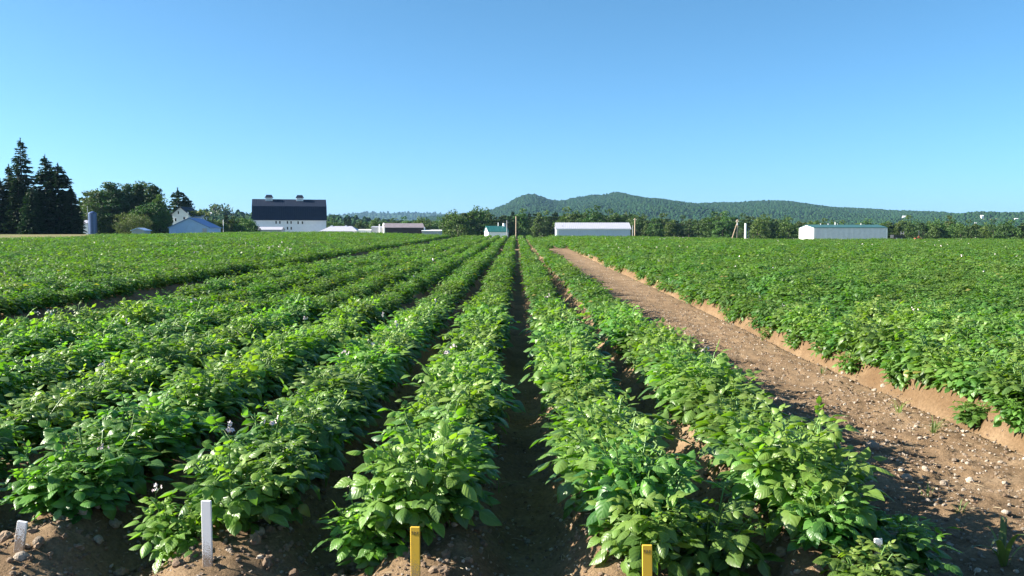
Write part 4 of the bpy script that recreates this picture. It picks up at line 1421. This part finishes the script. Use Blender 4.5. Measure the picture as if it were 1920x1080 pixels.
# the big gambrel barn
Y = 300.0
bx0, bx1 = X(472.5, Y), X(611, Y)
cx, hx = (bx0 + bx1) / 2, (bx1 - bx0) / 2
zb = float(base_h(cx, Y)) - .3
ze, zk, zr = Z(411.5, Y), Z(387.5, Y + 1.6), Z(374.5, Y + 6)
t = thing("gambrel_barn", "big white barn with a tall navy gambrel roof and two cupolas", "barn", (cx - 1.2, Y + 6, zb), math.radians(14.5))
hx *= .965
dy = 6.0
e, k, r_ = ze - zb, zk - zb, zr - zb
MB().extrude_x([(-dy, 0), (dy, 0), (dy, e), (dy - 1.5, k - .1), (0, r_ - .1), (-dy + 1.5, k - .1), (-dy, e)], -hx, hx).build("wall", M_WHITE_B, t)
th = .16
rb = MB().extrude_x([(-dy - .35, e - .35), (-dy + 1.45, k - .04), (0, r_ - .04), (dy - 1.45, k - .04), (dy + .35, e - .35),
                     (dy + .5, e - .3), (dy - 1.3, k + th), (0, r_ + th), (-dy + 1.3, k + th), (-dy - .5, e - .3)], -hx - .25, hx + .25)
rb.build("roof", M_NAVY, t)
MB().box(-hx - .3, hx + .3, -dy - .54, -dy - .40, e - .42, e - .3).build("eave_board", M_WHITE, t)
for px in (513.5, 569):
    xx = X(px, Y + 6) - cx
    w = 1.15
    c = MB()
    z0, z1 = Z(379.5, Y + 6) - zb, Z(371, Y + 6) - zb
    c.box(xx - w, xx + w, -w, w, z0 - 1.2, z1)
    co = c.build("cupola", M_WHITE, t)
    h = MB()
    zt = Z(365.5, Y + 6) - zb
    h.add([(xx - w - .25, -w - .25, z1 + .003), (xx + w + .25, -w - .25, z1 + .003), (xx + w + .25, w + .25, z1 + .003), (xx - w - .25, w + .25, z1 + .003),
           (xx - w * .75, -.3, zt), (xx + w * .75, -.3, zt), (xx + w * .75, .3, zt), (xx - w * .75, .3, zt)],
          [(3, 2, 1, 0), (4, 5, 6, 7), (0, 1, 5, 4), (1, 2, 6, 5), (2, 3, 7, 6), (3, 0, 4, 7)])
    h.build("cupola_roof", M_NAVY, co)
    lv = MB()
    for q in range(4): lv.box(xx - w * .6, xx + w * .6, -w - .04, -w - .002, z0 + .25 + q * .2, z0 + .33 + q * .2)
    lv.build("louvre", M_GREYWALL, co)
for px, py in ((517, 417), (523.8, 417), (537.5, 417), (544.2, 417), (557, 417.5), (564.8, 417.5), (537.5, 428), (544.2, 428)):
    window(t, X(px, Y) - cx, Z(py, Y) - zb, .44, .92, -dy)
fan = MB().tube([(X(479, Y) - cx, -dy - .12, Z(415.5, Y) - zb), (X(479, Y) - cx, -dy - .004, Z(415.5, Y) - zb)], .36, 12)
fan.build("wall_fan", M_GREYWALL, t)
gable("lean_to_shed", "low grey-roofed shed along the front of the big white barn", "shed", X(465, 294), X(535, 294), 289, 293.2, float(base_h(-80, 291)) - .3, Z(431, 290), Z(426.3, 291), M_GREYWALL, M_GALV, .2)

# white farmhouse
Y = 232.0
x0, x1 = X(324, Y), X(354, Y)
zb = float(base_h(x0, Y)) - .3
t = gable("farmhouse", "white farmhouse with a steep gable and two small dark windows", "house", x0, x1, Y, Y + 8, zb, Z(401, Y), Z(388.5, Y), M_WHITE_B, M_NAVY, .32, ridge_x=False)
cx = (x0 + x1) / 2
window(t, X(335.5, Y) - cx, Z(398.7, Y) - zb, .34, .75, -4)
window(t, X(346, Y) - cx, Z(409, Y) - zb, .42, .6, -4)
window(t, X(330, Y) - cx, Z(412, Y) - zb, .42, .8, -4)
MB().box(X(353.2, Y) - cx, X(354.8, Y) - cx, -4.35, -4.05, 0, Z(397.5, Y) - zb).build("corner_board", M_WHITE, t)
gable("house_annex", "low white wing beside the farmhouse, half hidden by the blue shed", "house", X(356, Y), X(372, Y), Y + 2, Y + 7, zb, Z(407.5, Y), Z(404.5, Y), M_WHITE_B, M_GALV, .2)

# low blue shed
Y = 190.0
x0, x1 = X(317, Y), X(393, Y)
zb = float(base_h(x0, Y)) - .3
t = gable("machine_shed", "low broad blue-grey steel shed with a shallow gable", "shed", x0, x1, Y, Y + 7.2, zb, Z(427, Y), Z(409.3, Y), M_BLUESTEEL, M_BLUEROOF, .2, ridge_x=False)
cx = (x0 + x1) / 2
MB().box(X(380, Y) - cx, X(388, Y) - cx, -3.66, -3.603, 0, Z(428, Y) - zb).build("door", M_GREYWALL, t)

# silo with its pipe, and huts by the spruces
Y = 186.0
x, zt = at(173.5, 396, Y)
zb = float(base_h(x, Y)) - .3
t = thing("silo", "slim blue-grey steel silo with a domed cap beside the spruces", "silo", (x, Y, zb))
h = Z(400.5, Y) - zb
mb = MB()
for z0, z1 in zip(np.linspace(0, h, 9)[:-1], np.linspace(0, h, 9)[1:]):
    mb.tube([(0, 0, z0 + .012), (0, 0, z1 - .012)], .84, 24, False); mb.tube([(0, 0, z1 - .012), (0, 0, z1 + .012)], .86, 24, True)
mb.build("body", M_SILO, t, True)
mb = MB().tube([(0, 0, h + .01), (0, 0, h + .12), (0, 0, h + .34), (0, 0, zt - zb)], [.88, .84, .5, .12], 20)
mb.build("dome", M_SILO, t, True)
MB().tube([(-.98, -.1, 0), (-.98, -.1, Z(386, Y) - zb)], .05, 8).tube([(-.98, -.1, h), (-.7, -.1, h - .02)], .03, 6).build("pipe", M_METAL, t)
mb = MB()
for q in range(18): mb.box(-.62, -.30, -.90, -.86, .4 + q * h / 19, .44 + q * h / 19)
mb.box(-.64, -.60, -.90, -.86, .3, h); mb.box(-.32, -.28, -.90, -.86, .3, h)
mb.build("ladder", M_METAL, t)
gable("small_hut", "small white hut tucked between the silo and the spruces", "hut", X(156, 188), X(166, 188), 188, 190.5, float(base_h(X(160, 188), 188)), Z(419, 188), Z(414, 188), M_WHITE_B, M_GALV, .15)
gable("small_hut", "low hut showing only its pale pointed roof under the willow bush", "hut", X(247, 180), X(271, 180), 180, 183, float(base_h(X(258, 180), 180)), Z(432.5, 180), Z(428.6, 180), M_GREYWALL, M_BLUESTEEL, .2, ridge_x=False)


def hip(name, label, cat, x0, x1, y0, y1, zb, ze, zr, run, wall, roof):
    cx, cy = (x0 + x1) / 2, (y0 + y1) / 2
    t = thing(name, label, cat, (cx, cy, zb))
    hx, hy = (x1 - x0) / 2, (y1 - y0) / 2
    MB().box(-hx, hx, -hy, hy, 0, ze - zb).build("wall", wall, t)
    a, z0, z1 = .25, ze - zb + .003, zr - zb
    MB().add([(-hx - a, -hy - a, z0), (hx + a, -hy - a, z0), (hx + a, hy + a, z0), (-hx - a, hy + a, z0), (-hx + run, 0, z1), (hx - run, 0, z1)],
             [(3, 2, 1, 0), (0, 1, 5, 4), (1, 2, 5), (2, 3, 4, 5), (3, 0, 4)]).build("roof", roof, t)
    return t


Y = 290.0
zb = float(base_h(-50, Y)) - .3
t = hip("storage_shed", "low shed with a pale grey hipped roof next to the big white barn", "shed", X(600, Y), X(670, Y), Y, Y + 9, zb, Z(433.5, Y), Z(424, Y + 4.5), 2.6, M_GREYWALL, M_GALV)
cx = (X(600, Y) + X(670, Y)) / 2
for px in (617, 644): MB().box(X(px, Y) - cx - .3, X(px, Y) - cx + .3, -.3, .3, Z(425, Y + 4) - zb, Z(422.6, Y + 4) - zb).build("roof_vent", M_WHITE, t)
Y = 284.0
gable("flat_shed", "long low white shed between the hipped shed and grey hut", "shed", X(672, Y), X(695.5, Y), Y, Y + 5, zb, Z(432, Y), Z(430.6, Y), M_WHITE_B, M_WHITE, .15)
gable("grey_hut", "boxy grey hut beside the brown barn's white gable", "hut", X(696, Y), X(716, Y), Y, Y + 5, zb, Z(426.6, Y), Z(425.2, Y), M_GREYWALL, M_GALV, .1)
x = X(711.3, 281)
t = thing("white_post", "white post standing against the boxy grey hut", "post", (x, 281, zb))
MB().tube([(0, 0, 0), (0, 0, Z(420.5, 281) - zb)], [.14, .12], 8).build("pole", M_WHITE, t)
MB().box(-.2, .2, -.2, .2, Z(420.5, 281) - zb, Z(419.8, 281) - zb).build("cap", M_GREYWALL, t)
Y = 280.0
x0, x1 = X(717, Y), X(789, Y)
t = gable("brown_barn", "dark brown barn with a worn purple-brown roof and white gable end", "barn", x0, x1, Y, Y + 8.5, zb, Z(427, Y), Z(419.5, Y + 4), M_BROWNWALL, M_BROWNROOF, .25, rz=math.radians(12))
hx = (x1 - x0) / 2; he = Z(427, Y) - zb; hr = Z(419.5, Y + 4) - zb
MB().extrude_x([(-4.25, 0), (4.25, 0), (4.25, he), (0, hr + .25), (-4.25, he)], -hx - .35, -hx - .003).build("gable_end", M_WHITE, t)
MB().box(hx + .1, hx + .5, -4.2, -3.8, 0, Z(425.5, Y) - zb).build("downpipe", M_WHITE, t)
gable("flat_shed", "white strip-roofed shed beyond the brown barn's far end", "shed", X(791, Y), X(827, Y), Y, Y + 4, zb, Z(433.4, Y), Z(431.8, Y), M_GREYWALL, M_WHITE, .15)

# green-roofed house
Y = 250.0
x0, x1 = X(911, Y), X(949, Y)
zb = float(base_h(-4, Y)) - .3
t = gable("green_roof_house", "small house with a deep green roof and white gable end", "house", x0, x1, Y, Y + 5, zb, Z(434.5, Y), Z(424.6, Y + 2.5), M_WHITE_B, M_DKTEAL, .2, rz=math.radians(15))
hx = (x1 - x0) / 2
MB().tube([(X(934, Y) - (x0 + x1) / 2, 0, Z(426, Y) - zb), (X(934, Y) - (x0 + x1) / 2, 0, Z(417, Y) - zb)], .1, 8).build("flue", M_WHITE, t)
MB().box(hx - .85, hx - .3, -.4, .4, Z(426, Y) - zb, Z(418.5, Y) - zb).build("chimney", M_WHITE, t)

# long grey shed
Y = 240.0
x0, x1 = X(1043.5, Y), X(1182, Y)
zb = float(base_h(20, Y)) - .3
t = gable("long_shed", "long pale grey steel shed standing before the wood and peaked hill", "shed", x0, x1, Y, Y + 9, zb, Z(429, Y), Z(418.5, Y + 4.5), M_GALVWALL, M_GALV, .2)
cx = (x0 + x1) / 2; hx = (x1 - x0) / 2
MB().box(-hx - .06, -hx + .5, -4.56, -4.503, 0, Z(430.5, Y) - zb).build("corner_trim", M_WHITE, t)
MB().box(-hx - .25, hx + .25, -4.82, -4.71, Z(430.4, Y) - zb, Z(429.3, Y) - zb).build("gutter", M_WHITE, t)
MB().tube([(X(1055, Y) - cx, -3.2, Z(428, Y) - zb), (X(1055, Y) - cx, -3.2, Z(422.5, Y) - zb)], .04, 6).tube([(X(1055, Y) - cx, -3.2, Z(426.4, Y) - zb), (X(1063, Y) - cx, -3.2, Z(426.4, Y) - zb)], .04, 6).build("antenna", M_DKSTEEL, t)

# white ribbed shed
Y = 206.0
x0, x1 = X(1526, Y), X(1663.5, Y)
dyp = x0 / X(1498.5, 1.0) - Y
zb = float(base_h(80, Y)) - .3
t = gable("ribbed_shed", "white ribbed steel shed with a thin teal roof and roof vents", "shed", x0, x1, Y, Y + dyp, zb, Z(427.5, Y), Z(422.6, Y + dyp / 2), M_RIBWALL, M_TEAL, .12)
hx, hy = (x1 - x0) / 2, dyp / 2; cx = (x0 + x1) / 2
he, hr = Z(427.5, Y) - zb, Z(422.6, Y + dyp / 2) - zb
MB().extrude_x([(-hy, 0), (hy, 0), (hy, he - .02), (0, hr - .05), (-hy, he - .02)], -hx - .05, -hx - .003).build("gable_end", M_WHITE, t)
MB().box(-hx - .055, -hx + .28, -hy - .06, -hy - .003, 0, he - .1).box(hx - .22, hx + .04, -hy - .06, -hy - .003, 0, he - .1).build("corner_trim", M_WHITE, t)
d = MB().box(-hx - .10, -hx - .052, -1.7, -.7, .2, 2.6 + 1.2).build("door", M_GREYWALL, t)
MB().box(-hx - .14, -hx - .102, -.95, -.85, 2.2, 2.35).build("handle", M_DKSTEEL, d)
for px, w, pt in ((1538.5, .32, 420.2), (1553, .42, 420), (1557.5, .34, 421.3), (1565.5, .22, 417.5), (1570, .3, 420.5), (1614.5, .40, 419.6), (1619.5, .32, 421)):
    xx = X(px, Y + hy) - cx
    v = MB().tube([(xx, 0, hr - .1), (xx, 0, Z(pt, Y + hy) - zb)], w * .42, 10)
    v.tube([(xx, 0, Z(pt, Y + hy) - zb + .002), (xx, 0, Z(pt, Y + hy) - zb + .08)], [w * .6, w * .5], 10)
    v.build("roof_vent", M_METAL if px != 1565.5 else M_WHITE, t)
# small dark things leaning on its wall
o = thing("pallet_stack", "small dark heap of pallets low against the ribbed wall", "pallets", (X(1546, Y - 1), Y - 1.2, zb + 1.55))
for q in range(4): MB().box(-.7, .7, -.5, .5, q * .14, q * .14 + .11).build("pallet", M_BROWNWALL, o)
MB().box(-.6, .6, -.45, .45, -1.55, -.003).build("trestle", M_BROWNWALL, o)
o = thing("grain_auger", "dark spindly grain auger leaning on the ribbed wall", "auger", (X(1597, Y - 2), Y - 2, zb))
MB().tube([(-1.2, 0, 3.05), (1.2, 0, 1.6)], .09, 8).build("tube", M_DKSTEEL, o)
MB().tube([(-.4, -.3, 0), (-.2, 0, 2.5)], .04, 6).build("leg", M_DKSTEEL, o)
MB().tube([(-.4, .3, 0), (-.2, 0.05, 2.5)], .04, 6).build("leg", M_DKSTEEL, o)
MB().tube([(1.2, -.4, 1.5), (1.2, .4, 1.5)], .05, 6).build("axle", M_DKSTEEL, o)
MB().tube([(1.2, 0, 0), (1.2, 0, 1.5)], .05, 6).build("stand", M_DKSTEEL, o)

# poles
def pole(px, py_top, Y, rad, mat, label, arm=None, group="poles along the field's far edge"):
    x, zt = at(px, py_top, Y)
    zb = float(base_h(x, Y)) - .4
    t = thing("utility_pole", label, "pole", (x, Y, zb), 0, group)
    MB().tube([(0, 0, 0), (0, 0, (zt - zb) * .5), (0, 0, zt - zb)], [rad * 1.15, rad, rad * .85], 10).build("post", mat, t, True)
    if arm:
        h = zt - zb
        MB().box(-arm, arm, -rad * .9 - .08, -rad * .9 - .002, h - .5, h - .38).build("crossarm", mat, t)
        for q in (-.8, .8):
            MB().tube([(arm * q, -rad - .04, h - .38), (arm * q, -rad - .04, h - .24)], [.05, .03], 8).build("insulator", M_WHITE, t)
    return t, zt - zb


pole(967.5, 405.5, 230, .14, M_POLE, "tall tan wooden pole past the green-roofed house")
pole(950.5, 413, 238, .14, M_POLEDK, "dark grey pole against the green-roofed house")
pole(1190.5, 409, 215, .14, M_POLE, "brown wooden pole at the end of the long grey shed", .35)
pole(1186.3, 422.5, 225, .13, M_POLEDK, "short grey pole almost touching the brown wooden pole")
t, h = pole(1382.5, 411.5, 170, .13, M_POLE, "wooden pole held by a slanting brace, in front of the wood", .30)
MB().tube([(-.14, 0, h - .95), (X(1365, 170) - X(1382.5, 170), -.3, .9)], [.08, .11], 8).build("brace", M_POLE, t)
MB().tube([(.0, -.2, h - 1.1), (.0, -.2, h - .6)], .14, 10).build("transformer", M_METAL, t)
pole(1398, 419, 172, .22, M_WHITE, "thick white post beside the braced wooden pole")
pole(1404, 427.5, 172, .08, M_POLEDK, "thin short grey post next to the thick white post")
pole(418.5, 412, 200, .055, M_WHITE, "thin white post by the lone dark spruce")
mb = MB()
a, b = Vector((X(1190.5, 215), 214.8, Z(409.8, 215))), Vector((X(1382.5, 170), 169.8, Z(412.3, 170)))
mb.tube([a.lerp(b, q / 16) - Vector((0, 0, 1.1 * 4 * (q / 16) * (1 - q / 16))) for q in range(17)], .012, 4)
tag(mb.build("power_line", M_DKSTEEL), "thin sagging wire between the brown pole and the braced pole", "wire")

# yellow field flags
for px, pt, Y, lab in ((1258, 444, 85, "pale yellow marker lath in the big field, nearer the long grey shed"), (1275, 445, 80, "pale yellow marker lath in the big field, nearer the braced pole"),
                       (1170, 440.5, 108, "pale marker lath right under the long grey shed's end"), (1178, 441, 106, "pale marker lath under the brown wooden pole")):
    x, zt = at(px, pt, Y)
    t = thing("marker_lath", lab, "marker", (x, Y, gz(x, Y)), 0, "pale marker laths in the crop")
    h = zt - gz(x, Y)
    MB().extrude_y([(-.035, 0), (.035, 0), (.035, h - .06), (0, h), (-.035, h - .06)], -.012, .012).build("lath", M_STAKEPALE, t)

# farm machinery
def wheel(t, x, y, r, w):
    o = MB().tube([(x, y - w / 2, r), (x, y - w * .4, r), (x, y + w * .4, r), (x, y + w / 2, r)], [r * .88, r, r, r * .88], 18).build("tyre", M_RUBBER, t)
    MB().tube([(x, y - w / 2 - .02, r), (x, y + w / 2 + .02, r)], r * .5, 12).build("rim", M_METAL, o)


Y = 196.0
x = X(1683, Y); zb = float(base_h(x, Y))
up = max(0.0, Z(448.5, Y) - zb)
t = thing("farm_trailer", "dark low farm trailer parked past the ribbed shed", "trailer", (x, Y, zb + up - .3))
MB().box(-1.25, 1.25, -.9, .9, .55, .68).extrude_x([(-.9, .683), (.9, .683), (.98, 1.25), (-.98, 1.25)], -1.25, 1.1).build("body", M_DKSTEEL, t)
MB().tube([(1.1, 0, .6), (2.2, 0, .5)], .05, 6).build("drawbar", M_DKSTEEL, t)
MB().tube([(1.05, -.7, .7), (1.05, -.7, 2.0)], .04, 6).tube([(1.05, .7, .7), (1.05, .7, 2.0)], .04, 6).tube([(1.05, -.7, 1.6), (1.05, .7, 1.6)], .03, 6).build("rack", M_METAL, t)
for sx in (-.6, .5):
    for sy in (-.85, .85): wheel(t, sx, sy, .42, .24)
x = X(1723, Y); zb = float(base_h(x, Y))
t = thing("farm_implement", "small orange field implement on wheels at the crop's far edge", "implement", (x, Y, zb + max(0, Z(448.8, Y) - zb) - .25))
MB().box(-.9, .9, -.08, .08, .5, .62).box(-.9, -.78, -.5, .5, .38, .5).box(.78, .9, -.5, .5, .38, .5).extrude_y([(-.25, .62), (.25, .62), (.06, 1.05), (-.06, 1.05)], -.06, .06).build("frame", M_ORANGE, t)
for q in range(5): MB().tube([(-.7 + .35 * q, .1, .5), (-.7 + .35 * q, .4, .35), (-.7 + .35 * q, .2, .02)], .03, 6).build("tine", M_ORANGE, t)
for sx in (-.65, .65): wheel(t, sx, -.45, .3, .16)
MB().tube([(0, 0, 1.05), (0, 0, 2.2)], .025, 6).build("mast", M_METAL, t)

# far houses on the hills
def on_hill(i, px, py):
    V, _ = HILLS[i]
    a, b = project(V[:44])
    j = np.argmin((a - px) ** 2 * .25 + (b - py) ** 2)
    return V[:44].reshape(-1, 3)[j]


for i, px, py, w, h, lab, name in ((3, 398, 405, 4.5, 3.4, "distant white house on the hay field above the barn's near side", "far_house"), (3, 412, 405, 4.2, 1.9, "distant low white outbuilding beside the house on the hay field", "far_barn"),
                                   (0, 1693, 413, 10, 9, "tiny white house in the woods at the big hill's lower end", "far_house"), (1, 1835, 410, 8, 7.5, "tiny white gabled house above the green clearing", "far_house"),
                                   (1, 1900, 413, 9, 4, "tiny low white house past the green clearing", "far_house"), (1, 1822, 422, 5, 4, "tiny white cottage low in the woods", "far_house")):
    p = on_hill(i, px, py)
    lift = 2.0 if i in (0, 1) else 0
    if i == 1: w, h = w * .6, h * .6
    t = gable(name, lab, "house", p[0] - w / 2, p[0] + w / 2, p[1] - 12 * (i < 2) - 3, p[1] - 12 * (i < 2) + 3, p[2] - 3, p[2] + lift + h * .6, p[2] + lift + h, M_WHITE, M_WHITE if i < 2 else M_GREYWALL, .3)
    if i == 3: window(t, 0, 4.2, .7, .9, -3)
lone = broad_mesh(70, 12, 13, M_BROAD, z0=.35, nclump=22, per=50, leaf=.9, open_=.5)
tree_at("broadleaf_tree", lone, 12, "lone spreading tree standing above the wooded rise's skyline", "tree", 414, 381.5, 880, 0, None)

# ------------------------------------------------------------------ air
HAZE = 0.00005
m = bpy.data.materials.new("haze")
m.use_nodes = True
nt = m.node_tree
nt.nodes.remove(nt.nodes["Principled BSDF"])
vol = nt.nodes.new("ShaderNodeVolumePrincipled")
vol.inputs["Color"].default_value = (0.36, 0.64, 1.0, 1)
vol.inputs["Density"].default_value = HAZE
vol.inputs["Anisotropy"].default_value = 0.1
nt.links.new(vol.outputs[0], nt.nodes["Material Output"].inputs["Volume"])
mb = MB().box(-7000, 7000, -60, 9300, -11.5, 260)
tag(mb.build("haze", m), "thin blue summer haze over the fields and hills", "haze", kind="stuff")
